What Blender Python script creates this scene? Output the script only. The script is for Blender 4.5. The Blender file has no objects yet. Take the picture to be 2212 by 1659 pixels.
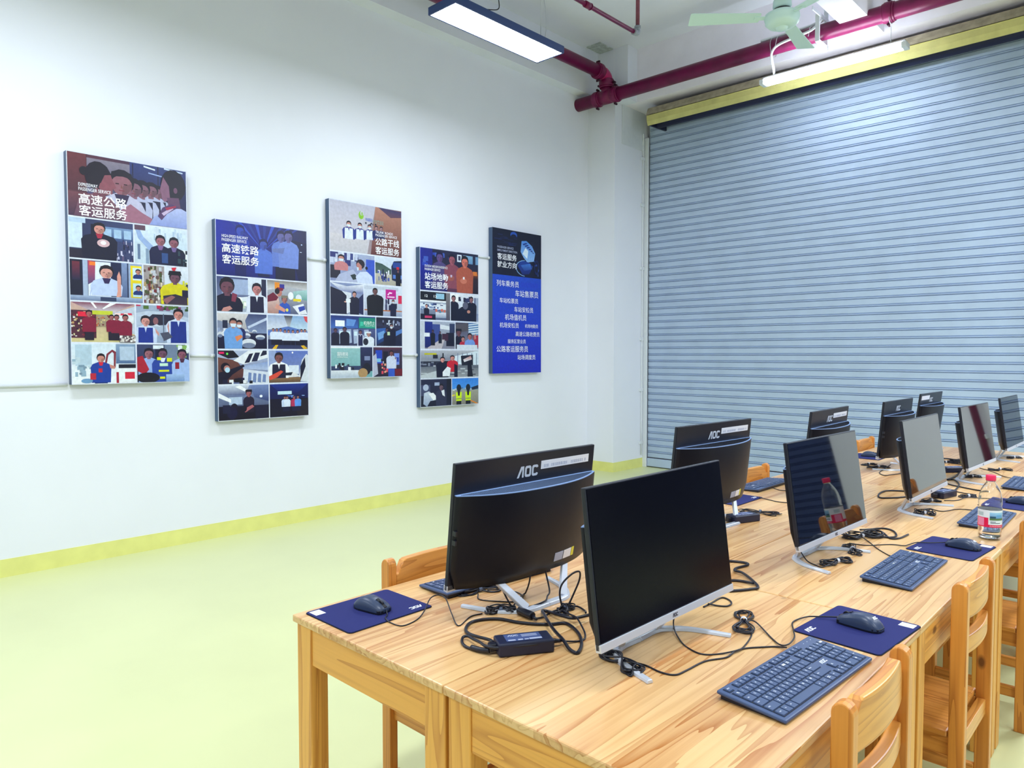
import bpy, bmesh, math, random
from mathutils import Vector, Matrix
random.seed(7)
S = bpy.context.scene
C = S.collection
PI = math.pi

# ---------------------------------------------------------------- camera, light, exposure
YAW, PITCH, FPX = 0.75831286, 0.04053302, 1564.8
cd = bpy.data.cameras.new('camera')
cam = bpy.data.objects.new('camera', cd); C.objects.link(cam)
cam.location = (0, 0, 1.45)
cam.rotation_euler = (PI / 2 - PITCH, 0, YAW)
cd.sensor_fit = 'HORIZONTAL'; cd.sensor_width = 36.0; cd.lens = FPX / 2212 * 36.0
cd.clip_start = 0.05; cd.clip_end = 60
S.camera = cam
S.view_settings.view_transform = 'Standard'
S.view_settings.look = 'None'
S.view_settings.gamma = 1.0
S.view_settings.use_curve_mapping = False
S.view_settings.exposure = 0.15
w = bpy.data.worlds.new('world'); S.world = w; w.use_nodes = True
w.node_tree.nodes['Background'].inputs[0].default_value = (0.8, 0.88, 1.0, 1)
w.node_tree.nodes['Background'].inputs[1].default_value = 0.25
LAMP = (0.84, 0.91, 1.0)
PANEL_W, TUBE_W = 40.0, 31.0
def area(name, loc, sx, sy, power, rot=(0, 0, 0)):
    l = bpy.data.lights.new(name, 'AREA'); l.shape = 'RECTANGLE'; l.size = sx; l.size_y = sy
    l.energy = power; l.color = LAMP
    o = bpy.data.objects.new(name, l); C.objects.link(o); o.location = loc; o.rotation_euler = rot
    return o
# the other suspended panel lamps of the room, behind and beside the camera
for i, (x, y) in enumerate([(-4.0, 1.0), (-4.0, -2.2), (-0.9, 1.2), (-0.9, -2.2), (-0.4, 4.2), (2.2, 0.6), (2.2, 3.2)]):
    area('panel_lamp_light', (x, y, 3.93), 0.25, 1.2, PANEL_W * 1.25)
area('pier_fill_light', (0.9, 6.7, 4.02), 1.2, 0.08, TUBE_W * 4.0)  # unseen tube, assumed here and boosted to brighten the pier the screens mirror

# ---------------------------------------------------------------- helpers
def lin(c):
    if isinstance(c, str):
        c = [int(c[i:i + 2], 16) / 255 for i in (1, 3, 5)]
    return tuple((v / 12.92 if v <= .04045 else ((v + .055) / 1.055) ** 2.4) for v in c)

class MB:
    """collects shapes and links them as ONE mesh object"""
    def __init__(s): s.v = []; s.f = []; s.c = []; s.m = []; s.mi = 0; s.sm = []
    def add(s, vs, fs, col=None, smooth=False):
        o = len(s.v); s.v += [tuple(v) for v in vs]
        for f in fs:
            s.f.append(tuple(i + o for i in f)); s.c.append(col); s.m.append(s.mi); s.sm.append(smooth)
        return s
    def box(s, x0, x1, y0, y1, z0, z1, M=None):
        vs = [(x, y, z) for x in (x0, x1) for y in (y0, y1) for z in (z0, z1)]
        if M is not None: vs = [M @ Vector(v) for v in vs]
        return s.add(vs, [(0, 1, 3, 2), (4, 6, 7, 5), (0, 4, 5, 1), (2, 3, 7, 6), (0, 2, 6, 4), (1, 5, 7, 3)])
    def prism(s, pts, d0, d1, axis='z', M=None, smooth=False):
        """extrude a 2D outline along an axis"""
        n = len(pts)
        def mk(p, d): return {'z': (p[0], p[1], d), 'y': (p[0], d, p[1]), 'x': (d, p[0], p[1])}[axis]
        vs = [mk(p, d0) for p in pts] + [mk(p, d1) for p in pts]
        if M is not None: vs = [M @ Vector(v) for v in vs]
        fs = [tuple(range(n))[::-1], tuple(range(n, 2 * n))]
        s.add(vs, fs)
        s.add(vs, [(i, (i + 1) % n, n + (i + 1) % n, n + i) for i in range(n)], smooth=smooth)
        return s
    def lathe(s, prof, n=24, M=None, cap=True):
        vs = []; fs = []
        for r, z in prof:
            for k in range(n):
                a = 2 * PI * k / n; vs.append((r * math.cos(a), r * math.sin(a), z))
        for i in range(len(prof) - 1):
            for k in range(n):
                k2 = (k + 1) % n; fs.append((i * n + k, i * n + k2, (i + 1) * n + k2, (i + 1) * n + k))
        if M is not None: vs = [M @ Vector(v) for v in vs]
        s.add(vs, fs, smooth=True)
        if cap:
            s.add(vs, [tuple(range(n))[::-1], tuple(range((len(prof) - 1) * n, len(prof) * n))])
        return s
    def cyl(s, p, q, r, n=16, r2=None):
        p, q = Vector(p), Vector(q); d = q - p
        M = Matrix.Translation(p) @ d.to_track_quat('Z', 'Y').to_matrix().to_4x4()
        return s.lathe([(r, 0), (r if r2 is None else r2, d.length)], n, M)
    def tube(s, pts, r, n=8, sub=5, closed=False):
        P = smooth_line(pts, sub, closed)
        m = len(P); vs = []; fs = []
        up = Vector((0, 0, 1)); prev = None
        for i, p in enumerate(P):
            t = (P[min(i + 1, m - 1)] - P[max(i - 1, 0)])
            if t.length < 1e-9: t = Vector((1, 0, 0))
            t.normalize()
            if prev is None:
                a = up if abs(t.z) < .9 else Vector((1, 0, 0))
                nrm = (a - t * a.dot(t)).normalized()
            else:
                nrm = (prev - t * prev.dot(t))
                nrm = nrm.normalized() if nrm.length > 1e-6 else prev
            prev = nrm; b = t.cross(nrm)
            for k in range(n):
                an = 2 * PI * k / n; vs.append(p + (nrm * math.cos(an) + b * math.sin(an)) * r)
        for i in range(m - 1):
            for k in range(n):
                k2 = (k + 1) % n; fs.append((i * n + k, i * n + k2, (i + 1) * n + k2, (i + 1) * n + k))
        s.add(vs, fs, smooth=True)
        s.add(vs, [tuple(range(n))[::-1], tuple(range((m - 1) * n, m * n))])
        return s
    def build(s, name, mat, parent=None, bevel=0, seg=2, loc=None, colors=False):
        me = bpy.data.meshes.new(name)
        me.from_pydata(s.v, [], s.f)
        for m in (mat if isinstance(mat, (list, tuple)) else [mat]): me.materials.append(m)
        me.polygons.foreach_set('material_index', s.m)
        me.polygons.foreach_set('use_smooth', s.sm)
        if colors:
            at = me.color_attributes.new('print', 'FLOAT_COLOR', 'CORNER'); k = 0
            for f, c in zip(s.f, s.c):
                for j in range(len(f)):
                    cc = c[j] if isinstance(c, list) else c
                    at.data[k].color = (*cc, 1); k += 1
        else:
            bm = bmesh.new(); bm.from_mesh(me); bmesh.ops.remove_doubles(bm, verts=bm.verts, dist=1e-6)
            bmesh.ops.recalc_face_normals(bm, faces=bm.faces); bm.to_mesh(me); bm.free()
        me.update()
        o = bpy.data.objects.new(name, me); C.objects.link(o)
        if parent is not None: o.parent = parent
        if loc is not None: o.location = loc
        if bevel:
            b = o.modifiers.new('bevel', 'BEVEL'); b.width = bevel; b.segments = seg; b.limit_method = 'ANGLE'; b.angle_limit = 0.7
            b.harden_normals = False
        return o

def smooth_line(pts, sub, closed=False):
    P = [Vector(p) for p in pts]
    if closed: P = [P[-1]] + P + [P[0], P[1]]
    else: P = [P[0] * 2 - P[1]] + P + [P[-1] * 2 - P[-2]]
    out = []
    for i in range(1, len(P) - 2):
        a, b, c, d = P[i - 1:i + 3]
        for k in range(sub):
            t = k / sub
            out.append(.5 * ((2 * b) + (c - a) * t + (2 * a - 5 * b + 4 * c - d) * t * t + (3 * b - a - 3 * c + d) * t ** 3))
    out.append(P[-2])
    return out

def tag(o, label=None, cat=None, group=None, kind=None):
    if label: o['label'] = label
    if cat: o['category'] = cat
    if group: o['group'] = group
    if kind: o['kind'] = kind
    return o
def thing(name, label, cat, loc=(0, 0, 0), rz=0, group=None):
    o = bpy.data.objects.new(name, None); C.objects.link(o); o.empty_display_size = .05
    o.location = loc; o.rotation_euler = (0, 0, rz)
    return tag(o, label, cat, group)
def dup(root, loc, rz, label, group=None):
    kids = {}
    for o in list(C.objects):
        if o.parent: kids.setdefault(o.parent, []).append(o)
    def cp(o, par):
        c = o.copy(); C.objects.link(c)
        if par: c.parent = par
        for ch in kids.get(o, []): cp(ch, c)
        return c
    r = cp(root, None); r.location = loc; r.rotation_euler = (0, 0, rz); r['label'] = label
    if group: r['group'] = group
    return r

# ---------------------------------------------------------------- materials
def mat(name, color, rough=.5, metal=0., spec=.5, emit=None, estr=0, trans=0, ior=1.45, coat=0, bump=0, bscale=50, mottle=0, mscale=3):
    m = bpy.data.materials.new(name); m.use_nodes = True
    nt = m.node_tree; b = nt.nodes['Principled BSDF']
    col = lin(color) if isinstance(color, str) else color
    b.inputs['Base Color'].default_value = (*col, 1)
    b.inputs['Roughness'].default_value = rough; b.inputs['Metallic'].default_value = metal
    b.inputs['Specular IOR Level'].default_value = spec; b.inputs['IOR'].default_value = ior
    b.inputs['Transmission Weight'].default_value = trans; b.inputs['Coat Weight'].default_value = coat
    if emit: b.inputs['Emission Color'].default_value = (*emit, 1); b.inputs['Emission Strength'].default_value = estr
    tc = nt.nodes.new('ShaderNodeTexCoord')
    if mottle:
        n = nt.nodes.new('ShaderNodeTexNoise'); n.inputs['Scale'].default_value = mscale; n.inputs['Detail'].default_value = 6
        nt.links.new(tc.outputs['Object'], n.inputs['Vector'])
        r = nt.nodes.new('ShaderNodeMapRange'); r.inputs[1].default_value = .3; r.inputs[2].default_value = .7
        r.inputs[3].default_value = 1 - mottle; r.inputs[4].default_value = 1 + mottle * .6
        nt.links.new(n.outputs['Fac'], r.inputs[0])
        v = nt.nodes.new('ShaderNodeVectorMath'); v.operation = 'SCALE'; v.inputs[0].default_value = col
        nt.links.new(r.outputs[0], v.inputs['Scale']); nt.links.new(v.outputs[0], b.inputs['Base Color'])
    if bump:
        n = nt.nodes.new('ShaderNodeTexNoise'); n.inputs['Scale'].default_value = bscale; n.inputs['Detail'].default_value = 4
        nt.links.new(tc.outputs['Object'], n.inputs['Vector'])
        bp = nt.nodes.new('ShaderNodeBump'); bp.inputs['Strength'].default_value = bump; bp.inputs['Distance'].default_value = .01
        nt.links.new(n.outputs['Fac'], bp.inputs['Height']); nt.links.new(bp.outputs[0], b.inputs['Normal'])
    return m

def wood(name, axis, light, dark, board=0.0, across=0, rough=.38, knots=.5, scale=1.0):
    """pine: long grain along axis (0,1,2); board = width of glued planks across the other axis"""
    m = bpy.data.materials.new(name); m.use_nodes = True
    nt = m.node_tree; N = nt.nodes; L = nt.links; b = N['Principled BSDF']
    b.inputs['Roughness'].default_value = rough; b.inputs['Coat Weight'].default_value = .25; b.inputs['Coat Roughness'].default_value = .25
    tc = N.new('ShaderNodeTexCoord'); oi = N.new('ShaderNodeObjectInfo')
    off = N.new('ShaderNodeVectorMath'); off.operation = 'MULTIPLY_ADD'
    L.new(oi.outputs['Random'], off.inputs[0]); off.inputs[1].default_value = (7.3, 5.1, 3.7); L.new(tc.outputs['Object'], off.inputs[2])
    sep = N.new('ShaderNodeSeparateXYZ'); L.new(off.outputs[0], sep.inputs[0])
    def math_(op, a, bb=None, c=None):
        n = N.new('ShaderNodeMath'); n.operation = op
        for i, v in enumerate((a, bb, c)):
            if v is None: continue
            if isinstance(v, (int, float)): n.inputs[i].default_value = v
            else: L.new(v, n.inputs[i])
        return n.outputs[0]
    vec = off.outputs[0]
    rnd = None
    if board:
        idx = math_('FLOOR', math_('DIVIDE', sep.outputs[across], board))
        wn = N.new('ShaderNodeTexWhiteNoise'); wn.noise_dimensions = '1D'; L.new(idx, wn.inputs['W'])
        rnd = wn.outputs['Value']
        o2 = N.new('ShaderNodeVectorMath'); o2.operation = 'MULTIPLY_ADD'
        L.new(wn.outputs['Color'], o2.inputs[0]); o2.inputs[1].default_value = (9, 9, 9); L.new(vec, o2.inputs[2]); vec = o2.outputs[0]
    mp = N.new('ShaderNodeMapping'); sc = [13 * scale] * 3; sc[axis] = .55 * scale
    mp.inputs['Scale'].default_value = sc; L.new(vec, mp.inputs['Vector'])
    n1 = N.new('ShaderNodeTexNoise'); n1.inputs['Scale'].default_value = 1; n1.inputs['Detail'].default_value = 2; n1.inputs['Distortion'].default_value = .3
    L.new(mp.outputs[0], n1.inputs['Vector'])
    rings = math_('FRACT', math_('MULTIPLY', n1.outputs['Fac'], 9))
    ringp = math_('POWER', rings, 3.0)
    mp2 = N.new('ShaderNodeMapping'); sc = [150 * scale] * 3; sc[axis] = 3 * scale; mp2.inputs['Scale'].default_value = sc; L.new(vec, mp2.inputs['Vector'])
    n2 = N.new('ShaderNodeTexNoise'); n2.inputs['Scale'].default_value = 1; n2.inputs['Detail'].default_value = 3; L.new(mp2.outputs[0], n2.inputs['Vector'])
    fac = math_('ADD', math_('MULTIPLY', ringp, .62), math_('MULTIPLY', math_('SUBTRACT', n2.outputs['Fac'], .45), .5))
    if rnd is not None: fac = math_('ADD', fac, math_('MULTIPLY', math_('SUBTRACT', rnd, .45), .7))
    cl = N.new('ShaderNodeClamp'); L.new(fac, cl.inputs[0])
    mix = N.new('ShaderNodeMix'); mix.data_type = 'RGBA'
    mix.inputs[6].default_value = (*lin(light), 1); mix.inputs[7].default_value = (*lin(dark), 1); L.new(cl.outputs[0], mix.inputs[0])
    out = mix.outputs[2]
    if knots:
        mk = N.new('ShaderNodeMapping'); sc = [7.0] * 3; sc[axis] = 3.6; mk.inputs['Scale'].default_value = sc; L.new(vec, mk.inputs['Vector'])
        vo = N.new('ShaderNodeTexVoronoi'); vo.inputs['Scale'].default_value = 1; L.new(mk.outputs[0], vo.inputs['Vector'])
        sepc = N.new('ShaderNodeSeparateColor'); L.new(vo.outputs['Color'], sepc.inputs[0])
        on = math_('LESS_THAN', sepc.outputs[0], knots)
        mr = N.new('ShaderNodeMapRange'); L.new(vo.outputs['Distance'], mr.inputs[0]); mr.inputs[1].default_value = .05; mr.inputs[2].default_value = .10
        mr.inputs[3].default_value = 1; mr.inputs[4].default_value = 0
        kf = math_('MULTIPLY', math_('MULTIPLY', mr.outputs[0], on), .9)
        mx = N.new('ShaderNodeMix'); mx.data_type = 'RGBA'; L.new(out, mx.inputs[6]); mx.inputs[7].default_value = (*lin('#5c3012'), 1); L.new(kf, mx.inputs[0])
        out = mx.outputs[2]
    L.new(out, b.inputs['Base Color'])
    return m

M = {}
M['wall'] = mat('white_paint', (.83, .855, .945), .75, bump=.06, bscale=14, mottle=.02, mscale=1.5)
M['ceiling'] = mat('ceiling_paint', (.80, .83, .93), .85, bump=.05, bscale=9, mottle=.03, mscale=2)
M['beam'] = mat('rough_white_plaster', (.88, .85, .95), .85, bump=.5, bscale=7, mottle=.04, mscale=5)
M['floor'] = mat('yellow_epoxy', (.67, .70, .375), .32, spec=.5, bump=.02, bscale=3, mottle=.05, mscale=1.2)
M['base'] = mat('yellow_skirting_paint', (.80, .80, .27), .45, mottle=.06, mscale=8)
M['shutter'] = mat('grey_blue_shutter', (.46, .57, .76), .5, metal=.1, mottle=.06, mscale=4)
M['shutter_dark'] = mat('navy_shutter', (.045, .07, .20), .5, mottle=.06, mscale=4)
M['cover'] = mat('yellow_shutter_cover', (.62, .58, .22), .45, mottle=.12, mscale=10)
M['cover_dirt'] = mat('dusty_shutter_cover', (.36, .31, .22), .6, mottle=.3, mscale=14)
M['gap'] = mat('dark_gap', (.015, .018, .06), .6)
M['white_metal'] = mat('white_metal', (.76, .80, .85), .4, mottle=.03, mscale=20)
M['steel'] = mat('galvanised_steel', (.55, .57, .62), .35, metal=.8)
M['red_pipe'] = mat('crimson_pipe_paint', (.17, .003, .060), .38, mottle=.25, mscale=9)
M['dark_pipe'] = mat('dusty_crimson_pipe', (.22, .06, .10), .55, mottle=.3, mscale=14)
M['grey_fit'] = mat('grey_fitting', (.30, .33, .38), .45)
M['bolt'] = mat('dark_bolt', (.05, .01, .03), .4, metal=.5)
M['navy_frame'] = mat('navy_lamp_frame', (.03, .06, .20), .4)
M['black_plastic'] = mat('black_plastic', (.010, .012, .024), .32)
M['diffuser'] = mat('glowing_diffuser', (1, 1, 1), .5, emit=LAMP, estr=PANEL_W)
M['tube'] = mat('glowing_tube', (1, 1, 1), .5, emit=LAMP, estr=TUBE_W * 1.6)
M['fan'] = mat('pale_green_fan_paint', (.60, .80, .80), .4)
M['poster_side'] = mat('slate_box_side', (.055, .10, .19), .45)
M['housing'] = mat('black_monitor_back', (.006, .007, .014), .42, spec=.3)
M['vent'] = mat('lit_vent_plastic', (.22, .34, .62), .5)  # dark grey plastic; the pale blue is overhead light put into the colour
M['slot'] = mat('vent_slot', (.004, .005, .012), .6)  # vent slots, and the painted shadow between the keys
M['screen'] = mat('glossy_dark_screen', (.002, .003, .008), .03, spec=.75, ior=1.7)
M['screen_matte'] = mat('matte_dark_screen', (.0015, .0018, .006), .22, spec=.14)
M['silver'] = mat('silver_plastic', (.66, .70, .80), .3, metal=.35)
M['logo'] = mat('silver_logo', (.62, .66, .74), .4)
M['logo_dark'] = mat('dark_logo', (.03, .03, .06), .4)
M['sticker'] = mat('white_sticker', (.82, .83, .90), .5)
M['ink'] = mat('grey_ink', (.42, .46, .62), .6)
M['yellow_tag'] = mat('yellow_tag', (.75, .68, .05), .5)
M['key'] = mat('slate_key', (.055, .092, .20), .42)
M['kb'] = mat('keyboard_case', (.052, .088, .20), .40)
M['kb_side'] = mat('keyboard_underside', (.010, .013, .028), .4)
M['legend'] = mat('white_legend', (.75, .8, .9), .6)
M['mouse'] = mat('slate_mouse', (.030, .048, .105), .34)
M['mouse_base'] = mat('black_mouse_base', (.006, .007, .014), .4)
M['pad'] = mat('navy_cloth_pad', (.008, .013, .125), .85, bump=.15, bscale=900)
M['pad_edge'] = mat('black_pad_edge', (.006, .007, .018), .9)
M['cord'] = mat('black_cord', (.010, .011, .022), .35)
M['tie_white'] = mat('white_tie', (.62, .66, .78), .5)
M['tie_grey'] = mat('grey_tie', (.12, .16, .26), .5)
M['adapter'] = mat('black_adapter', (.010, .014, .045), .38)
M['adapter_label'] = mat('navy_adapter_label', (.05, .08, .22), .5)
M['pet'] = mat('clear_plastic', (1, 1, 1), .03, trans=1, ior=1.33)
M['water'] = mat('water', (1, 1, 1), .0, trans=1, ior=1.33)
M['cap'] = mat('pink_cap', (.85, .02, .11), .35)
M['table_top'] = wood('pine_table_top', 1, '#e6bb82', '#b06c2c', board=.083, across=0, rough=.33, knots=.22)
M['wood_x'] = wood('pine_along_x', 0, '#efab4e', '#b4671a', knots=.16)
M['wood_y'] = wood('pine_along_y', 1, '#efab4e', '#b4671a', knots=.16)
M['wood_z'] = wood('pine_along_z', 2, '#f0ae50', '#bb6c1e', knots=.14)
M['chair_y'] = wood('chair_pine_along_y', 1, '#e7a14c', '#ae611a', knots=.42)
M['chair_x'] = wood('chair_pine_along_x', 0, '#e39b47', '#aa5c18', knots=.42)
M['chair_z'] = wood('chair_pine_along_z', 2, '#e59841', '#a85816', knots=.42)
def color_mat(name, rough, grain=0):
    m = bpy.data.materials.new(name); m.use_nodes = True; nt = m.node_tree
    a = nt.nodes.new('ShaderNodeAttribute'); a.attribute_name = 'print'
    out = a.outputs['Color']
    if grain:      # photographic unevenness of the printed pictures
        tc = nt.nodes.new('ShaderNodeTexCoord'); n = nt.nodes.new('ShaderNodeTexNoise'); n.inputs['Scale'].default_value = 38; n.inputs['Detail'].default_value = 7; n.inputs['Roughness'].default_value = .62
        nt.links.new(tc.outputs['Object'], n.inputs['Vector'])
        mr = nt.nodes.new('ShaderNodeMapRange'); mr.inputs[1].default_value = .32; mr.inputs[2].default_value = .68; mr.inputs[3].default_value = 1 - grain; mr.inputs[4].default_value = 1 + grain * .45
        nt.links.new(n.outputs['Fac'], mr.inputs[0])
        vm = nt.nodes.new('ShaderNodeVectorMath'); vm.operation = 'SCALE'; nt.links.new(out, vm.inputs[0]); nt.links.new(mr.outputs[0], vm.inputs['Scale']); out = vm.outputs[0]
    nt.links.new(out, nt.nodes['Principled BSDF'].inputs['Base Color'])
    nt.nodes['Principled BSDF'].inputs['Roughness'].default_value = rough
    return m
M['print'] = color_mat('poster_print', .3, .13)
M['letter'] = color_mat('poster_lettering', .3)
M['label_print'] = color_mat('bottle_label_print', .4)

# ---------------------------------------------------------------- lettering
_tc = {}
def text2d(s, bold=0.0):
    k = (s, bold)
    if k in _tc: return _tc[k]
    c = bpy.data.curves.new('lettering', 'FONT'); c.body = s; c.offset = bold; c.resolution_u = 3
    o = bpy.data.objects.new('lettering', c); C.objects.link(o)
    bpy.context.view_layer.update()
    me = o.evaluated_get(bpy.context.evaluated_depsgraph_get()).to_mesh()
    vs = [(v.co.x, v.co.y) for v in me.vertices]; fs = [tuple(p.vertices) for p in me.polygons]
    o.to_mesh_clear(); C.objects.unlink(o); bpy.data.objects.remove(o); bpy.data.curves.remove(c)
    if vs:
        x0 = min(v[0] for v in vs); x1 = max(v[0] for v in vs); y0 = min(v[1] for v in vs); y1 = max(v[1] for v in vs)
    else: x0 = x1 = y0 = y1 = 0
    _tc[k] = (vs, fs, (x0, x1, y0, y1)); return _tc[k]

def put_text(mb, s, F, wid=None, hgt=None, bold=0., col=None):
    """text centred at the origin of F(u, v) -> 3D point, scaled to a width and/or height"""
    vs, fs, (x0, x1, y0, y1) = text2d(s, bold)
    if not vs: return
    kx = wid / (x1 - x0) if wid else None; ky = hgt / (y1 - y0) if hgt else None
    kx = kx or ky; ky = ky or kx
    mb.add([F((x - (x0 + x1) / 2) * kx, (y - (y0 + y1) / 2) * ky) for x, y in vs], fs, col)

def logo_polys():
    """the maker's three-letter emblem: slanted open A, ring O, open C; unit height, width about 2.5"""
    def rr(cx, cy, hw, hh, r, n=4):
        out = []
        for (sx, sy, a0) in ((1, 1, 0), (-1, 1, 90), (-1, -1, 180), (1, -1, 270)):
            for k in range(n + 1):
                a = math.radians(a0 + 90 * k / n)
                out.append((cx + sx * (hw - r) + r * math.cos(a), cy + sy * (hh - r) + r * math.sin(a)))
        return out
    P = []
    P.append([(-1.25, -.5), (-1.0, -.5), (-.62, .28), (-.62, .5), (-.80, .5)])
    P.append([(-.62, .5), (-.62, -.5), (-.40, -.5), (-.40, .5)])
    o, i = rr(.12, 0, .40, .5, .22), rr(.12, 0, .18, .28, .08); n = len(o)
    for k in range(n): P.append([o[k], o[(k + 1) % n], i[(k + 1) % n], i[k]])
    o, i = rr(1.02, 0, .40, .5, .22), rr(1.02, 0, .18, .28, .08)
    for k in range(n):
        if k == n - 1: continue
        P.append([o[k], o[(k + 1) % n], i[(k + 1) % n], i[k]])
    return P
LOGO = logo_polys()
def put_logo(mb, F, h, col=None):
    for p in LOGO:
        mb.add([F(x * h, y * h) for x, y in p], [tuple(range(len(p)))], col)

# ---------------------------------------------------------------- the setting
XW, YS, ZC = -5.61, 8.0, 5.13
def struct(name, mb, m, label, parent=None, bevel=0, cat=None):
    o = mb.build(name, m, parent, bevel)
    if parent is None: tag(o, label, cat, kind='structure')
    return o
struct('floor', MB().box(-5.8, 5.1, -5.1, 8.3, -.1, 0), M['floor'], 'pale yellow-green painted floor of the room')
struct('wall_left', MB().box(-5.8, XW, -5.1, 8.3, 0, ZC), M['wall'], 'white painted wall with the hanging poster boxes')
struct('wall_front', MB().box(XW, 5.1, 8.06, 8.3, 0, ZC), M['wall'], 'white wall behind the roller shutters')
struct('wall_right', MB().box(5.0, 5.2, -5.1, 8.06, 0, ZC), M['wall'], 'white wall on the right side of the room')
struct('wall_back', MB().box(XW, 5.0, -5.3, -5.1, 0, ZC), M['wall'], 'white wall behind the viewer')
struct('ceiling', MB().box(-5.8, 5.2, -5.3, 8.3, ZC, ZC + .15), M['ceiling'], 'pale ceiling slab between white beams')
struct('baseboard_left', MB().box(XW, XW + .004, -5.1, 7.3, 0, .118), M['base'], 'yellow painted skirting band along the white poster wall')
struct('column', MB().box(XW, -5.2, 7.3, 8.06, 0, ZC), M['wall'], 'white corner column left of the roller shutter')
struct('baseboard_front', MB().box(XW + .004, -5.196, 7.296, 7.3, 0, .118).box(-5.2, -5.196, 7.3, 7.985, 0, .118), M['base'], 'yellow painted skirting around the corner column')
struct('column_right', MB().box(-.38, 1.32, 7.5, 8.06, 0, 4.5), M['wall'], 'white pier at the right end of the roller shutter')
struct('beam_left', MB().box(XW, -5.46, -5.1, 7.3, 4.61, ZC), M['ceiling'], 'white ceiling beam above the poster wall')
struct('beam_front', MB().box(-5.2, 5.0, 7.5, 8.06, 4.5, ZC), M['beam'], 'white concrete beam above the roller shutter')
struct('beam_corner', MB().box(-5.2, -5.02, 7.3, 7.5, 4.5, ZC), M['ceiling'], 'short beam stub beside the corner column')
struct('beam_middle', MB().box(-2.49, -2.25, -5.1, 7.5, 4.5, ZC), M['beam'], 'rough white ceiling beam beside the ceiling fan')
struct('trim_1', MB().box(-5.42, -5.22, 7.02, 7.28, ZC - .012, ZC), mat('patched_plaster', (.52, .58, .56), .9, bump=.6, bscale=20, mottle=.3, mscale=25),
       'small patched plaster square in the ceiling corner')

# ---------------------------------------------------------------- roller shutters
def curtain(x0, x1, ztop, m, parent, zbot=.03):
    p = .0836; prof = []; z = zbot + .10
    while z < ztop:
        for dz, dy in ((0, 0), (.054, -.004), (.057, .012), (.0625, .012), (.065, -.005), (.070, -.005), (.0725, .012), (.079, .010)):
            prof.append((z + dz, 7.985 + dy))
        z += p
    mb = MB(); n = len(prof)
    vs = [(x, y, z) for x in (x0, x1) for z, y in prof]
    mb.add(vs, [(i, i + 1, n + i + 1, n + i) for i in range(n - 1)])
    return mb.build('curtain', m, parent)
def shutter(name, label, x0, x1, m):
    root = tag(bpy.data.objects.new(name, None), label, 'roller shutter', kind='structure'); C.objects.link(root)
    curtain(x0 + .01, x1, 4.40, m, root)
    b = MB().box(x0 + .01, x1, 7.97, 8.0, .012, .115); b.build('bottom_bar', m, root, .003)
    g = MB().box(x0 - .045, x0 + .012, 7.94, 7.966, 0, 4.20)
    g.build('guide_rail', M['white_metal'], root, .004)
    return root
sh = shutter('door_1', 'tall grey-blue slatted roller shutter under a yellow cover', -5.155, -.38, M['shutter'])
shutter('door_2', 'dark blue roller shutter right of the white pier', 1.365, 4.95, M['shutter_dark'])
# rounded cover over the rolled curtain
prof = [(7.72, 4.465), (7.62, 4.43), (7.575, 4.37), (7.575, 4.345), (7.572, 4.335), (7.575, 4.325), (7.59, 4.25), (7.60, 4.215), (7.64, 4.215), (7.64, 4.44), (7.72, 4.47)]
cv = MB(); cv.mi = 0
up = [(7.98, 4.47), (7.70, 4.465), (7.60, 4.43), (7.572, 4.37), (7.568, 4.343), (7.578, 4.343), (7.58, 4.37), (7.61, 4.42), (7.70, 4.455), (7.98, 4.46)]
lo = [(7.572, 4.338), (7.566, 4.332), (7.572, 4.326), (7.576, 4.27), (7.60, 4.222), (7.61, 4.225), (7.588, 4.27), (7.582, 4.338)]
cov = MB().prism(up, -4.93, -.38, 'x').build('cover_top', M['cover_dirt'], sh)
MB().prism(lo, -4.93, -.38, 'x').build('cover_lip', M['cover'], sh)
MB().prism([(7.60, 4.225), (7.98, 4.24), (7.98, 4.46), (7.70, 4.455), (7.61, 4.42), (7.584, 4.34)], -4.925, -4.90, 'x').build('cover_end', M['gap'], sh)
MB().cyl((-4.9, 7.79, 4.33), (-.4, 7.79, 4.33), .10, 20).build('roller', M['gap'], sh)
MB().box(-5.198, -5.19, 7.44, 7.93, 4.03, 4.50).build('bracket_plate', M['white_metal'], sh, .003)
MB().box(-5.10, -5.02, 7.86, 7.93, 4.47, 4.50).build('hanger', M['white_metal'], sh, .003)

# cable pipe with clips along the shutter's left guide
t = thing('wire_conduit', 'thin white cable pipe clipped to the column beside the roller shutter', 'pipe', (-5.19, 7.90, 0))
MB().tube([(0, 0, .16), (0, 0, 2.0), (0, 0, 3.9), (.003, 0, 4.1), (.02, -.03, 4.24)], .009, 8, 4).build('tube', M['white_metal'], t)
for z in (.32, 1.0, 1.65, 2.55, 3.35, 3.93):
    MB().box(-.009, .008, -.045, .03, z - .02, z + .02).build('clip', M['white_metal'], t, .002)

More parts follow.
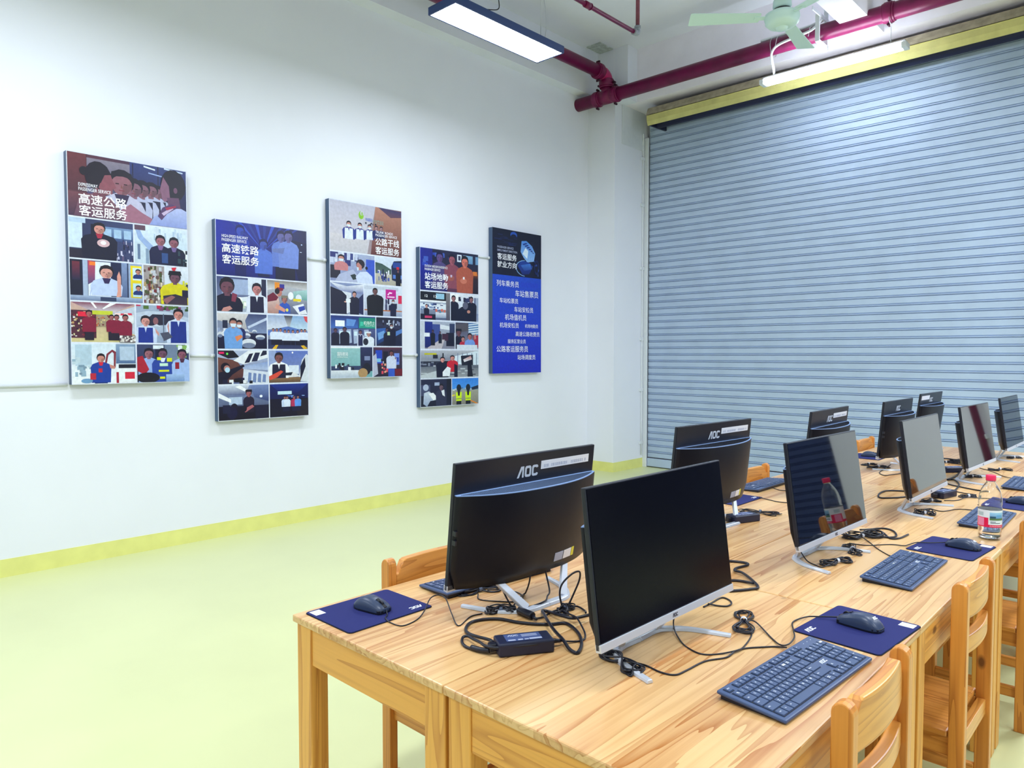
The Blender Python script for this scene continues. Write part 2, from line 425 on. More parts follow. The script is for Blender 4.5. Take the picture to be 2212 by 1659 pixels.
# ---------------------------------------------------------------- pipes and ceiling fittings
t = thing('fire_pipe', 'thick crimson fire pipe running across the room above the shutter', 'pipe', (XW, 7.1, 4.50))
MB().cyl((0, 0, 0), (9.5, 0, 0), .075, 28).build('tube', M['red_pipe'], t)
def coupling(x, parent, axis=0):
    mb = MB(); a = Vector((1, 0, 0)) if axis == 0 else Vector((0, 1, 0)) if axis == 1 else Vector((0, 0, 1))
    c = Vector(x)
    mb.cyl(c - a * .032, c + a * .032, .092, 24)
    mb.cyl(c - a * .05, c - a * .03, .084, 24); mb.cyl(c + a * .03, c + a * .05, .084, 24)
    o = mb.build('coupling', M['red_pipe'], parent, .004)
    e = Vector((0, .0, 1)) if axis != 2 else Vector((1, 0, 0))
    for s in (-1, 1):
        b = MB(); d = e * s * .108
        b.cyl(c + d - a * .0 - Vector((0, .022, 0)) * (axis != 1) - Vector((.022, 0, 0)) * (axis == 1), c + d + Vector((0, .022, 0)) * (axis != 1) + Vector((.022, 0, 0)) * (axis == 1), .013, 8)
        bo = b.build('bolt', M['bolt'], o)
    return o
coupling((.30, 0, 0), t); coupling((.56, 0, 0), t); coupling((3.52, 0, 0), t)
MB().cyl((.43, 0, 0), (.43, 0, .13), .066, 24).cyl((.33, 0, 0), (.53, 0, 0), .082, 24).build('tee', M['red_pipe'], t)
coupling((.43, 0, .15), t, 2)
# white steel hanger and lagging on the thick pipe
hb = MB(); hx = 2.93
hb.box(hx - .02, hx + .02, -.115, -.095, -.10, .14).box(hx - .02, hx + .02, .095, .115, -.14, .62).box(hx - .02, hx + .02, -.115, .115, -.115, -.095)
hb.box(hx + .02, hx + .03, -.30, .115, .105, .14)
hb.build('hanger', M['white_metal'], t, .003)
t2 = thing('fire_pipe', 'crimson branch pipe along the poster wall behind the hanging lamp', 'pipe', (-5.18, 7.1, 4.50))
MB().tube([(0, 0, .14), (0, 0, .18), (0, -.02, .225), (0, -.06, .25), (0, -.1, .255)], .073, 24, 5).build('elbow', mat('bright_crimson_fitting', (.45, .02, .14), .28), t2)
MB().cyl((0, -.1, .255), (0, -9.0, .255), .070, 28).build('tube', M['red_pipe'], t2)
coupling((0, -.17, .255), t2, 1)
t = thing('sprinkler_pipe', 'thin red pipe with a grey elbow rising to the ceiling', 'pipe', (-3.5, 5.23, 4.145))
MB().cyl((0, -.02, 0), (0, -3.4, 0), .017, 16).build('run', M['red_pipe'], t)
MB().cyl((0, 0, .02), (0, 0, ZC - 4.145), .017, 16).build('riser', M['dark_pipe'], t)
MB().tube([(0, -.05, 0), (0, -.02, 0), (0, 0, .015), (0, 0, .05)], .023, 14, 5).cyl((0, 0, .045), (0, 0, .062), .027, 14).cyl((0, -.062, 0), (0, -.045, 0), .027, 14).build('elbow', M['grey_fit'], t)
MB().cyl((0, -.72, 0), (0, -.66, 0), .025, 14).cyl((0, -.655, 0), (0, -.65, 0), .027, 14).build('socket', M['red_pipe'], t)

# hanging panel lamp
t = thing('panel_lamp', 'long navy-framed lamp panel hanging lit near the poster wall', 'lamp', (-4.01, 4.1, 3.93))
f = MB().box(-.15, -.137, -.6, .6, -.003, .055).box(.137, .15, -.6, .6, -.003, .055).box(-.137, .137, -.6, -.587, -.003, .055).box(-.137, .137, .587, .6, -.003, .055).box(-.137, .137, -.587, .587, .04, .055)
f.build('frame', M['navy_frame'], t, .002)
MB().box(-.137, .137, -.587, .587, 0, .012).build('diffuser', M['diffuser'], t)
for y in (-.42, .42):
    wr = MB().cyl((.05, y, .055), (.05, y, ZC - 3.93), .0022, 6).build('suspension_wire', M['steel'], t)
    MB().cyl((.05, y, .045), (.05, y, .08), .006, 8).build('wire_clip', M['steel'], wr)
    MB().lathe([(.006, .415), (.020, .43), (.024, .455), (.020, .48), (.008, .495)], 14, Matrix.Translation((.05, y, 0))).build('gripper', M['black_plastic'], wr)
MB().tube([(.06, .45, .055), (.075, .46, .2), (.07, .45, .36), (.06, .42, .46)], .0025, 6).build('cable', M['steel'], t)
MB().tube([(.10, -.36, .055), (.14, -.25, .065), (.16, -.18, .09), (.15, -.17, .17)], .004, 6).build('power_lead', M['cord'], t)

# hanging tube lamp
TZ = 4.165; TY = 7.10
t = thing('tube_lamp', 'lit white tube lamp hanging in front of the yellow shutter cover', 'lamp', (-2.60, TY, TZ))
HL = .648
hp = [(-.024, .004), (-.020, .050), (-.010, .06), (.010, .06), (.020, .050), (.024, .004), (.02, 0), (-.02, 0)]
MB().prism(hp, -HL, HL, 'x').build('body', M['white_metal'], t)
for s in (-.040, .040):
    MB().cyl((-HL + .03, s, -.004), (HL - .03, s, -.004), .0135, 14).build('tube', M['tube'], t)
for s in (-1, 1):
    MB().box(s * HL - .022, s * HL + .022, -.056, .056, -.020, .03).build('end_cap', M['white_metal'], t, .006)
for x in (-HL + .10, HL - .12):
    MB().tube([(x, 0, .055), (x, -.002, .20), (x, -.05, .245), (x, -.082, .335), (x, -.05, .40), (x, 0, .419), (x, .05, .40), (x, .082, .335), (x, .05, .26), (x, .004, .235)], .0032, 6).build('chain', M['steel'], t)
t = thing('cable_hose', 'white flexible cable hose drooping from the fire pipe to the tube lamp', 'hose', (-3.14, TY, TZ))
MB().tube([(0, 0, .06), (0, -.01, .12), (-.003, -.045, .18), (.01, -.082, .25), (.08, -.100, .30), (.25, -.102, .325), (.40, -.100, .345), (.48, -.080, .415), (.46, -.02, .432), (.30, 0, .430), (0, 0, .430), (-.14, 0, .430)], .0125, 10).build('tube', M['white_metal'], t)
for x in (.06, .38):
    MB().tube([(x, -.116, .29), (x, -.085, .37), (x, -.04, .41), (x, .03, .414)], .003, 5).build('cable_tie', M['white_metal'], t)

# ceiling fan
t = thing('ceiling_fan', 'pale green three-blade ceiling fan hanging below the beam', 'fan', (-2.16, 5.0, 3.755))
MB().cyl((0, 0, .20), (0, 0, ZC - 3.755 - .02), .012, 10).build('rod', M['fan'], t)
MB().lathe([(.012, .30), (.045, .285), (.05, .25), (.05, .215), (.03, .20)], 20).lathe([(.02, .2), (.036, .19), (.06, .14), (.063, .10), (.055, .085)], 24).build('canopy', M['fan'], t)
MB().lathe([(.02, .085), (.06, .08), (.062, .068), (.02, .066)], 24).build('gap_ring', M['black_plastic'], t)
MB().lathe([(.02, .07), (.085, .062), (.115, .045), (.118, .02), (.110, .004), (.112, -.008), (.09, -.03), (.05, -.042), (.044, -.040), (.038, -.045), (.036, -.056), (.0, -.058)], 32, cap=False).build('motor', M['fan'], t)
for a in (-140.4, 97.5, -21.0):
    R = Matrix.Rotation(math.radians(a), 4, 'Z') @ Matrix.Translation((0, 0, .03)) @ Matrix.Rotation(math.radians(11), 4, 'X')
    b = MB()
    vs = []
    for r_, hw in ((.15, .036), (.155, .05), (.40, .058), (.625, .066), (.632, .060)):
        for s in (-1, 1):
            for dz in (-.002, .002): vs.append(R @ Vector((r_, s * hw, dz)))
    fs = []
    for i in range(4):
        o = i * 4; fs += [(o, o + 4, o + 6, o + 2), (o + 1, o + 3, o + 7, o + 5), (o, o + 1, o + 5, o + 4), (o + 2, o + 6, o + 7, o + 3)]
    fs += [(0, 2, 3, 1), (16, 17, 19, 18)]
    bl = b.add(vs, fs).build('blade', M['fan'], t)
    MB().box(.09, .19, -.018, .018, -.008, -.002, R).build('blade_arm', M['fan'], bl)
# ---------------------------------------------------------------- white conduits linking the poster boxes
for y0, y1, z, lb in ((-3.0, 1.50, 1.247, 'white cable trunking left of the leftmost poster box'), (2.31, 2.52, 1.443, 'short white pipe between the first and second poster boxes'),
                      (3.32, 3.53, 2.28, 'short white pipe between the second and third poster boxes'), (4.35, 4.55, 1.446, 'short white pipe between the third and fourth poster boxes'),
                      (5.35, 5.56, 2.495, 'short white pipe between the fourth and fifth poster boxes')):
    mb = MB().cyl((XW + .011, y0, z), (XW + .011, y1, z), .011, 12)
    if y1 - y0 < 1: mb.cyl((XW + .011, y1 - .03, z), (XW + .011, y1, z), .015, 12)
    tag(mb.build('wall_conduit', M['white_metal']), lb, 'pipe', 'white cable pipes on the poster wall')

t = thing('riser_pipe', 'dark red riser pipe on the white pier, seen mirrored in the fourth screen', 'pipe', (-.10, 7.44, 0))
MB().cyl((0, 0, 0), (0, 0, 4.4), .032, 20).build('tube', M['red_pipe'], t)
for z in (.9, 1.7, 2.6): MB().box(-.042, .042, -.012, .058, z - .02, z + .02).build('clip', M['white_metal'], t, .003)

# ---------------------------------------------------------------- poster boxes on the left wall
PW, PHH, PD = .795, 1.577, .06
def pc(c):
    """printer's ink curve of the boards"""
    return tuple(v ** 1.18 for v in lin(c))
def tuple_shade(c, k):
    return '#%02x%02x%02x' % tuple(int(int(c[i:i + 2], 16) * k) for i in (1, 3, 5))
class Canvas:
    """flat print made of coloured patches; (u, v) run right and down over the printed face"""
    def __init__(s, y0, ztop): s.mb = MB(); s.tx = []; s.y0 = y0; s.zt = ztop; s.lay = 0; s.t = (0, 0, 1, 1)
    def pt(s, u, v, off=0): return (XW + PD + .0004 + off, s.y0 + u * PW, s.zt - v * PHH)
    def tile(s, u0, v0, u1, v1): s.t = (u0, v0, u1, v1); s.lay = 1 if (u1 - u0) * (v1 - v0) > .99 else 4
    def _emit(s, poly, cols):
        # clip to the tile (unit square), interpolating colours
        pts = [(p[0], p[1], c) for p, c in zip(poly, cols)]
        for ax, lim, sg in ((0, 0, 1), (0, 1, -1), (1, 0, 1), (1, 1, -1)):
            out = []
            for i in range(len(pts)):
                a, b = pts[i - 1], pts[i]; da, db = (a[ax] - lim) * sg, (b[ax] - lim) * sg
                if da >= 0 or db >= 0:
                    if (da >= 0) != (db >= 0):
                        k = da / (da - db); out.append((a[0] + (b[0] - a[0]) * k, a[1] + (b[1] - a[1]) * k, tuple(x + (y - x) * k for x, y in zip(a[2], b[2]))))
                    if db >= 0: out.append(b)
            pts = out
            if len(pts) < 3: return
        u0, v0, u1, v1 = s.t; off = s.lay * .00004; s.lay += 1
        s.mb.add([s.pt(u0 + x * (u1 - u0), v0 + y * (v1 - v0), off) for x, y, c in pts], [tuple(range(len(pts)))], [c for x, y, c in pts])
    def p(s, pts, c, c2=None):
        c = pc(c)
        if c2:
            c2 = pc(c2); ys = [q[1] for q in pts]; a, b = min(ys), max(ys)
            cols = [tuple(x + (y - x) * ((q[1] - a) / (b - a)) for x, y in zip(c, c2)) for q in pts]
        else: cols = [c] * len(pts)
        s._emit(pts, cols)
    def r(s, x0, y0, x1, y1, c, c2=None, h=None):
        if h: s._emit([(x0, y0), (x1, y0), (x1, y1), (x0, y1)], [pc(c), pc(h), pc(h), pc(c)])
        else: s.p([(x0, y0), (x1, y0), (x1, y1), (x0, y1)], c, c2)
    def e(s, cx, cy, rx, ry, c, c2=None, n=14):
        s.p([(cx + rx * math.cos(2 * PI * k / n), cy + ry * math.sin(2 * PI * k / n)) for k in range(n)], c, c2)
    def man(s, x, y, h, cloth, skin='#c48a7c', hair='#1a1428', asp=1.5, vest=None, scarf=None, mask=False, hat=None, w=1.0, low=1.2, legs=None, arm=None):
        """figure: head centre (x, y), head radius h in tile heights"""
        hx = h / asp
        sw = 1.95 * hx * w
        b = min(y + h * 6.2, low) if legs else low
        s.p([(x - hx * .45, y + h * .9), (x + hx * .45, y + h * .9), (x + sw * .8, y + h * 1.5), (x + sw, y + h * 2.3), (x + sw * .92, b), (x - sw * .92, b), (x - sw, y + h * 2.3), (x - sw * .8, y + h * 1.5)], cloth)
        if vest: s.p([(x - sw * .62, y + h * 1.5), (x - hx * .25, y + h * 1.5), (x, y + h * 2.6), (x + hx * .25, y + h * 1.5), (x + sw * .62, y + h * 1.5), (x + sw * .66, b), (x - sw * .66, b)], vest)
        if legs: s.r(x - sw * .62, b, x + sw * .62, low, legs)
        s.r(x - hx * .36, y + h * .5, x + hx * .36, y + h * 1.25, skin)
        s.e(x, y - h * .14, hx * 1.02, h * 1.10, hair)
        s.p([(x + hx * .84 * math.cos(a), y + h * .12 + h * (.95 if math.sin(a) > 0 else .8) * math.sin(a) * (1 if abs(math.cos(a)) > .3 else 1.03)) for a in [2 * PI * k / 18 for k in range(18)]], skin); s.p([(x + hx * .1, y + h * .2), (x + hx * .82, y - h * .1), (x + hx * .80, y + h * .4), (x + hx * .45, y + h * .85), (x, y + h * 1.05)], tuple_shade(skin, .84))
        s.p([(x - hx * .95, y - h * .1), (x - hx * .6, y - h * .55), (x + hx * .1, y - h * .62), (x + hx * .7, y - h * .5), (x + hx * .95, y - h * .1), (x + hx * .8, y - h * .95), (x, y - h * 1.2), (x - hx * .8, y - h * .95)], hair)
        if h > .1 and not mask:
            dk = '#3a2030'
            for q in (-.36, .3): s.r(x + hx * (q - .14), y + h * .02, x + hx * (q + .14), y + h * .12, dk)
            s.r(x - hx * .24, y + h * .60, x + hx * .2, y + h * .68, '#8c3c4c'); s.p([(x - hx * .05, y + h * .12), (x + hx * .12, y + h * .44), (x - hx * .1, y + h * .44)], '#8a5a58')
        if hat: s.p([(x - hx * 1.2, y - h * .45), (x - hx, y - h * 1.2), (x + hx, y - h * 1.2), (x + hx * 1.2, y - h * .45)], hat)
        if mask: s.p([(x - hx * .8, y + h * .15), (x + hx * .8, y + h * .15), (x + hx * .5, y + h * .95), (x - hx * .5, y + h * .95)], '#d5e6f5')
        if scarf: s.p([(x - hx * .6, y + h * 1.0), (x + hx * .6, y + h * 1.0), (x + hx * .3, y + h * 1.9), (x - hx * .3, y + h * 1.9)], scarf)
        if arm:
            (ax, ay), ac = arm
            k = .32 * hx * 1.5
            s.p([(x + sw * .8 * (1 if ax > x else -1), y + h * 1.55), (ax, ay - k), (ax, ay + k), (x + sw * .9 * (1 if ax > x else -1), y + h * 2.6)], ac)
    def blobs(s, n, x0, y0, x1, y1, cols, sx, sy, seed):
        rr = random.Random(seed)
        for _ in range(n):
            x, y = rr.uniform(x0, x1), rr.uniform(y0, y1); a, b = sx * rr.uniform(.5, 1.3), sy * rr.uniform(.5, 1.3)
            s.r(x - a, y - b, x + a, y + b, rr.choice(cols))
    def text(s, st, u, v, wid, hgt=None, bold=0., col='#f4f6ff', left=False):
        vs, fs, bb = text2d(st, bold)
        if left: u = u + wid / 2
        c = lin(col)
        tm = MB(); s.tx.append(tm)
        put_text(tm, st, lambda a, b: (XW + PD + .0035, s.y0 + u * PW + a, s.zt - v * PHH + b), wid * PW, hgt * PHH if hgt else None, bold, c)

def poster(label, y0, ztop, draw):
    t = thing('poster_box', label, 'poster', (0, 0, 0), 0, 'framed photo boards on the white wall')
    MB().box(XW + .001, XW + PD, y0, y0 + PW, ztop - PHH, ztop).build('box', M['poster_side'], t, .003)
    c = Canvas(y0, ztop); draw(c)
    pr = c.mb.build('print', M['print'], t, colors=True)
    for tm in c.tx: tm.build('lettering', M['letter'], pr, colors=True)

WHITE = '#dfe6f6'
def title(c, en, l1, l2, u, v, w_, eu=None, right=False):
    c.text(en[0], u, v[0], .031 * .62 * len(en[0]) * .78, .0145, .006, left=True)
    c.text(en[1], u, v[1], .031 * .62 * len(en[1]) * .78, .0145, .006, left=True)
    c.text(l1, u, v[2], w_, .046, .014, left=True); c.text(l2, u, v[3], w_, .046, .014, left=True)

def draw1(c):
    c.tile(0, 0, 1, 1); c.r(0, 0, 1, 1, WHITE)
    c.tile(.006, .003, .994, .273)
    c.r(0, 0, 1, 1, '#6a3f4c', h='#252d5e'); c.r(0, .0, .15, .6, '#77414a', '#5c3444'); c.r(.145, 0, .152, .62, '#54303f')
    c.r(.15, .05, .5, .62, '#8d8798', '#57507a'); c.r(.5, 0, 1, .5, '#3b4a86', '#232c5e'); c.r(.52, .02, .53, .5, '#20264f'); c.r(.74, .0, .75, .5, '#20264f')
    c.p([(.62, .02), (.72, .05), (.72, .075), (.62, .045)], '#dfeafc'); c.p([(.66, .12), (.8, .15), (.8, .17), (.66, .14)], '#9fb4e0'); c.p([(.8, .0), (.97, .03), (.97, .05), (.8, .025)], '#cfe0fa')
    c.r(0, .62, .5, 1, '#7b4c58', '#4b3452')
    for x, y, h in ((.74, .44, .10), (.68, .42, .115), (.60, .43, .13), (.53, .43, .14)):
        c.man(x, y, h, '#b9bfdc', skin='#8a6478', hair='#1c1733', asp=1.78, vest='#1d2148', w=1.05)
    c.man(.43, .38, .185, '#c2c2da', skin='#9a6a78', hair='#1b1630', asp=1.78, scarf='#3a2c56')
    c.p([(.04, 1), (.08, .72), (.2, .6), (.33, .66), (.42, .82), (.55, 1)], '#8c6270', '#6a4a62')
    c.e(.125, .27, .035, .07, '#221a30'); c.e(.235, .32, .105, .235, '#241a33'); c.p([(.28, .28), (.335, .25), (.36, .38), (.385, .47), (.355, .5), (.35, .58), (.28, .62), (.24, .5)], '#935a68'); c.p([(.22, .5), (.3, .6), (.28, .72), (.18, .68)], '#7d4d5e')
    c.p([(.13, .27), (.22, .1), (.31, .15), (.345, .27), (.29, .29), (.26, .42), (.2, .5), (.14, .42)], '#1f1730')
    c.p([(.42, .82), (.5, .7), (.6, .82), (.72, .93), (.66, 1), (.45, 1)], '#a5748a')
    c.e(.88, .28, .115, .27, '#141132'); c.p([(.79, .16), (.84, .3), (.85, .52), (.8, .58), (.775, .53), (.77, .44), (.755, .40), (.77, .3)], '#8f6783'); c.e(.9, .36, .018, .05, '#7a5574')
    c.p([(.82, .5), (.93, .48), (.95, .72), (.84, .7)], '#6f4f70')
    c.p([(.66, 1), (.70, .86), (.78, .76), (.86, .68), (.95, .66), (1, .7), (1, 1)], '#b9c4ea', '#94a4da')
    c.p([(.735, .84), (.78, .68), (.86, .6), (.93, .64), (.88, .7), (.82, .78), (.77, .9)], '#5e4474'); c.p([(.77, .78), (.86, .66), (.88, .68), (.79, .82)], '#c9b9d8'); c.p([(.8, .68), (.9, .62), (.905, .645), (.82, .72)], '#a7375c')
    title(c, ('EXPRESSWAY', 'PASSENGER SERVICE'), '高速公路', '客运服务', .085, (.136, .155, .196, .246), .385)
    R = [(.280, .452), (.459, .634), (.642, .815), (.823, .997)]
    c.tile(.006, R[0][0], .517, R[0][1])
    c.r(0, 0, 1, 1, '#2b3560', h='#46507c'); c.r(0, .08, .2, .75, '#cfe0f0'); c.r(.0, .0, .25, .12, '#b9cfe6'); c.r(.33, .12, .45, .5, '#15193a'); c.r(.52, .15, 1, .5, '#7f9cc4', '#3b5286')
    for k in range(3): c.r(.53 + k * .16, .2, .65 + k * .16, .42, '#aac6e2'); 
    c.blobs(26, .72, .5, 1, 1, ['#1a1d42', '#6d5f84', '#30396a', '#c9c9e0'], .012, .05, 1); c.r(0, .78, .22, 1, '#2b2440')
    c.man(.46, .22, .13, '#14173c', skin='#d39a90', asp=1.35, w=1.5, scarf='#b03050'); c.p([(.2, .5), (.4, .55), (.5, .62), (.6, .55), (.66, .5), (.68, .58), (.52, .75), (.36, .66), (.22, .6)], '#14173c'); c.e(.52, .58, .1, .1, '#d8b9c0'); c.e(.52, .57, .045, .05, '#f0f2fa')
    c.tile(.529, R[0][0], .994, R[0][1])
    c.r(0, 0, 1, 1, '#dbe8f4', '#b8cfe2'); c.blobs(22, .2, .05, .95, .3, ['#c4d6e8', '#b2c7de', '#d3e0ee'], .02, .1, 2); c.r(0, .45, .3, 1, '#c9d9e6'); c.r(.05, .5, .1, .9, '#6e83a4'); c.r(.2, .6, .26, 1, '#8ea3bc'); c.r(.9, .55, 1, 1, '#e8edf2')
    c.p([(.0, .0), (.06, 0), (.16, .3), (.34, .52), (.36, .68), (.25, .62), (.06, .34)], '#9fb6de'); c.r(0, 0, .2, .13, '#6a5064')
    c.man(.48, .36, .13, '#1b2250', skin='#a8707c', hair='#181430', asp=1.35, w=1.15, scarf='#8a6aa0'); c.man(.74, .38, .13, '#161c46', skin='#9a6676', hair='#181430', asp=1.35, w=1.2, scarf='#7d6aa0'); c.r(.5, .68, .62, .95, '#3a5a94'); c.blobs(14, .82, .6, 1, 1, ['#20304a', '#3a5260', '#14203a'], .03, .05, 3)
    c.tile(.006, R[1][0], .588, R[1][1])
    c.r(0, 0, 1, 1, '#3a4a72', '#23305a'); c.r(.24, .02, .7, .9, '#e2eaf6'); c.r(0, .0, .16, .9, '#171a3c'); c.r(.03, .05, .13, .5, '#7d3348', '#252850'); c.r(.17, .0, .235, 1, '#aebed8'); c.p([(.24, .0), (.34, .02), (.33, .5), (.24, .6)], '#c6506a', '#5a5484'); c.r(.26, .03, .34, .12, '#f08a34'); c.r(.55, .02, .72, .95, '#1f2a54'); c.r(.70, .0, .78, 1, '#8fa2c8', '#52648e'); c.r(.8, .0, 1, 1, '#9fb0ce'); c.r(.83, .05, .99, .92, '#f2dd10', '#d8c40c'); c.r(.86, .1, .98, .42, '#cfe2ea'); c.r(.86, .5, .98, .85, '#bfdce8'); c.man(.94, .2, .06, '#1d3c80', asp=1.5, low=.38); c.man(.94, .62, .06, '#1d3c80', asp=1.5, low=.8)
    c.man(.49, .27, .15, '#c3d2f2', skin='#d9a49a', asp=1.5, w=1.15, scarf='#3a2c62', low=.86, arm=((.26, .86), '#b3c4ec')); c.p([(.64, .72), (.635, .35), (.665, .22), (.69, .36), (.69, .86), (.62, .9)], '#dda59a'); c.r(0, .88, 1, 1, '#a9b9d4', '#7789ac'); c.r(.4, .9, .62, 1, '#39486e')
    c.tile(.600, R[1][0], .994, R[1][1])
    c.r(0, 0, 1, 1, '#dfe6f2', '#bccbe0'); c.r(0, 0, .46, 1, '#a8a0a2'); c.blobs(90, .0, .02, .44, 1, ['#d8cdb8', '#6e5a58', '#b59c70', '#c8cdd8', '#7d3440', '#54603c', '#e4e2e0'], .028, .05, 5); c.p([(.62, .02), (.74, 0), (.68, .16)], '#d83048')
    c.blobs(10, .85, .4, 1, .6, ['#2a3050', '#d0d040', '#8a3850'], .02, .06, 6)
    c.man(.70, .28, .15, '#d8cf10', skin='#7a5468', hair='#15122c', asp=1.15, w=1.35, hat='#14122a'); c.r(.42, .62, .56, .8, '#d0c610'); c.r(.86, .6, 1, .8, '#1b1c44'); c.p([(.42, .78), (.7, .72), (.98, .8), (.98, 1), (.44, 1)], '#2b2644', '#4a3a50'); c.p([(.4, .88), (.62, .76), (.7, .8), (.5, 1)], '#9a6a70')
    c.tile(.006, R[2][0], .517, R[2][1])
    c.r(0, 0, 1, 1, '#c8a8a4', '#d6cc9c'); c.p([(0, 0), (1, 0), (.62, .26), (.3, .22)], '#8d4a64', '#d8d4e0'); c.p([(.62, .26), (1, .06), (1, .8), (.62, .55)], '#c6d0e0'); c.p([(.3, .0), (.34, 0), (.40, .14), (.37, .14)], '#f4f6fa'); c.p([(.6, .0), (.7, 0), (.5, .16), (.48, .14)], '#f4f6fa')
    c.r(0, .2, .38, .9, '#5e2c44'); c.blobs(70, .0, .24, .37, .86, ['#d8cfa8', '#8a3048', '#3a2040', '#c8a070', '#e0dce0'], .016, .022, 7); c.r(.1, .24, .28, .36, '#e0284e'); c.r(.32, .2, .64, .3, '#c8d040'); c.r(.38, .3, .6, .6, '#a89a84'); c.blobs(26, .38, .32, .6, .58, ['#7a3a40', '#d8c890', '#c87a50'], .014, .02, 8); c.r(.64, .28, .98, .5, '#dfe4ea'); c.blobs(8, .66, .25, .95, .32, ['#e04060', '#f0d8d8'], .04, .02, 9)
    for x, y, h in ((.27, .28, .075), (.62, .36, .06), (.70, .36, .065), (.84, .36, .075)): c.man(x, y, h, '#8c1a44', skin='#a86a6c', hair='#1c1428', asp=1.5, w=1.15, legs='#241a38', low=.95)
    c.r(.74, .82, 1, 1, '#6a5a62'); c.blobs(28, .75, .83, 1, .98, ['#f0f0f2', '#d8d4d0'], .018, .02, 10)
    c.tile(.529, R[2][0], .994, R[2][1])
    c.r(0, 0, 1, 1, '#a9b6cc', '#8c9cb8'); c.blobs(20, 0, 0, 1, .12, ['#5a7a3a', '#8a4a7a', '#c02a5a', '#3a5a34'], .05, .04, 11); c.p([(0, .22), (.2, .16), (.6, .16), (1, .3), (1, 1), (0, 1)], '#c4d0e2', '#98a8c4'); c.p([(.16, .42), (.3, .24), (.7, .24), (.78, .5), (.2, .55)], '#2c2b48'); c.e(.36, .42, .05, .1, '#9a6a74'); c.p([(.28, .56), (.38, .5), (.46, .56)], '#cfd8e8')
    c.r(.5, .22, .52, .95, '#66748e')
    c.man(.17, .42, .12, '#c9d6f0', skin='#d49c96', asp=1.3, vest='#1d3c9c', w=1.2, arm=((.42, .78), '#d49c96')); c.man(.80, .22, .13, '#cfdcf4', skin='#cf948e', asp=1.3, vest='#1e3a94', w=1.25, arm=((.62, .8), '#cf948e')); c.p([(.44, .74), (.6, .7), (.68, .84), (.52, .95)], '#565a70')
    c.tile(.006, R[3][0], .517, R[3][1])
    c.r(0, 0, 1, 1, '#d3e2f0', '#eef3f8'); c.r(.05, .02, .3, .55, '#b9cfe0'); c.blobs(16, .02, .4, .3, .8, ['#9db8cc', '#c6d8e4', '#86a0b4'], .04, .05, 12); c.r(.68, .0, 1, .5, '#90aac8', '#5e7aa4'); c.r(.74, .06, .98, .42, '#b9cbe0'); c.r(.72, .52, 1, .62, '#1c2038'); c.r(.68, .62, 1, 1, '#e9eff6'); c.r(.82, .72, .98, .9, '#d42c4c'); c.r(.68, .72, .72, 1, '#b02c48')
    c.p([(.5, .5), (.53, .25), (.62, .14), (.68, .2), (.67, .6), (.64, .62), (.645, .24), (.62, .2), (.56, .28), (.53, .5)], '#8c3448')
    c.man(.44, .36, .10, '#1d4aa8', skin='#cf9488', asp=1.5, w=1.25, scarf='#d02a48', legs='#16306c', low=1.0, arm=((.66, .6), '#cf9488')); c.r(.4, .62, .46, .72, '#d02a48'); c.e(.22, .93, .09, .06, '#7aa6cc'); c.r(.27, .74, .36, .9, '#c03048')
    c.tile(.529, R[3][0], .994, R[3][1])
    c.r(0, 0, 1, 1, '#434e78', '#23294e'); c.r(.52, .0, .78, .5, '#7b8ca8'); c.r(.34, 0, .4, .6, '#1d2244'); c.blobs(14, .8, .0, 1, .5, ['#cfdcd8', '#8fb86a', '#e2ecf0'], .05, .06, 14); c.r(.3, .02, .5, .12, '#dbe6f0')
    c.man(.22, .24, .12, '#9db6e8', skin='#a26e7c', hair='#171430', asp=1.3, w=1.15); c.p([(0, .34), (.1, .3), (.22, .66), (.14, .8), (0, .7)], '#b02440'); c.man(.48, .24, .12, '#2f4fa8', skin='#7c5670', hair='#171430', asp=1.3, w=1.15, scarf='#e0e8f8'); c.r(.37, .34, .45, .42, '#d8e020'); c.r(.56, .36, .66, .46, '#d8e020'); c.r(.42, .5, .58, .58, '#c8e8d8'); c.r(.4, .68, .6, .73, '#d8e020')
    c.man(.86, .26, .12, '#a9c2ee', skin='#955f74', hair='#171430', asp=1.3, w=1.15, scarf='#5a3454'); c.r(.72, .48, .8, .66, '#a01c38'); c.e(.2, .88, .22, .14, '#15182e'); c.r(.54, .8, .9, 1, '#a9c4ea', '#7d9cce'); c.r(.42, .86, .52, .92, '#d8e020')

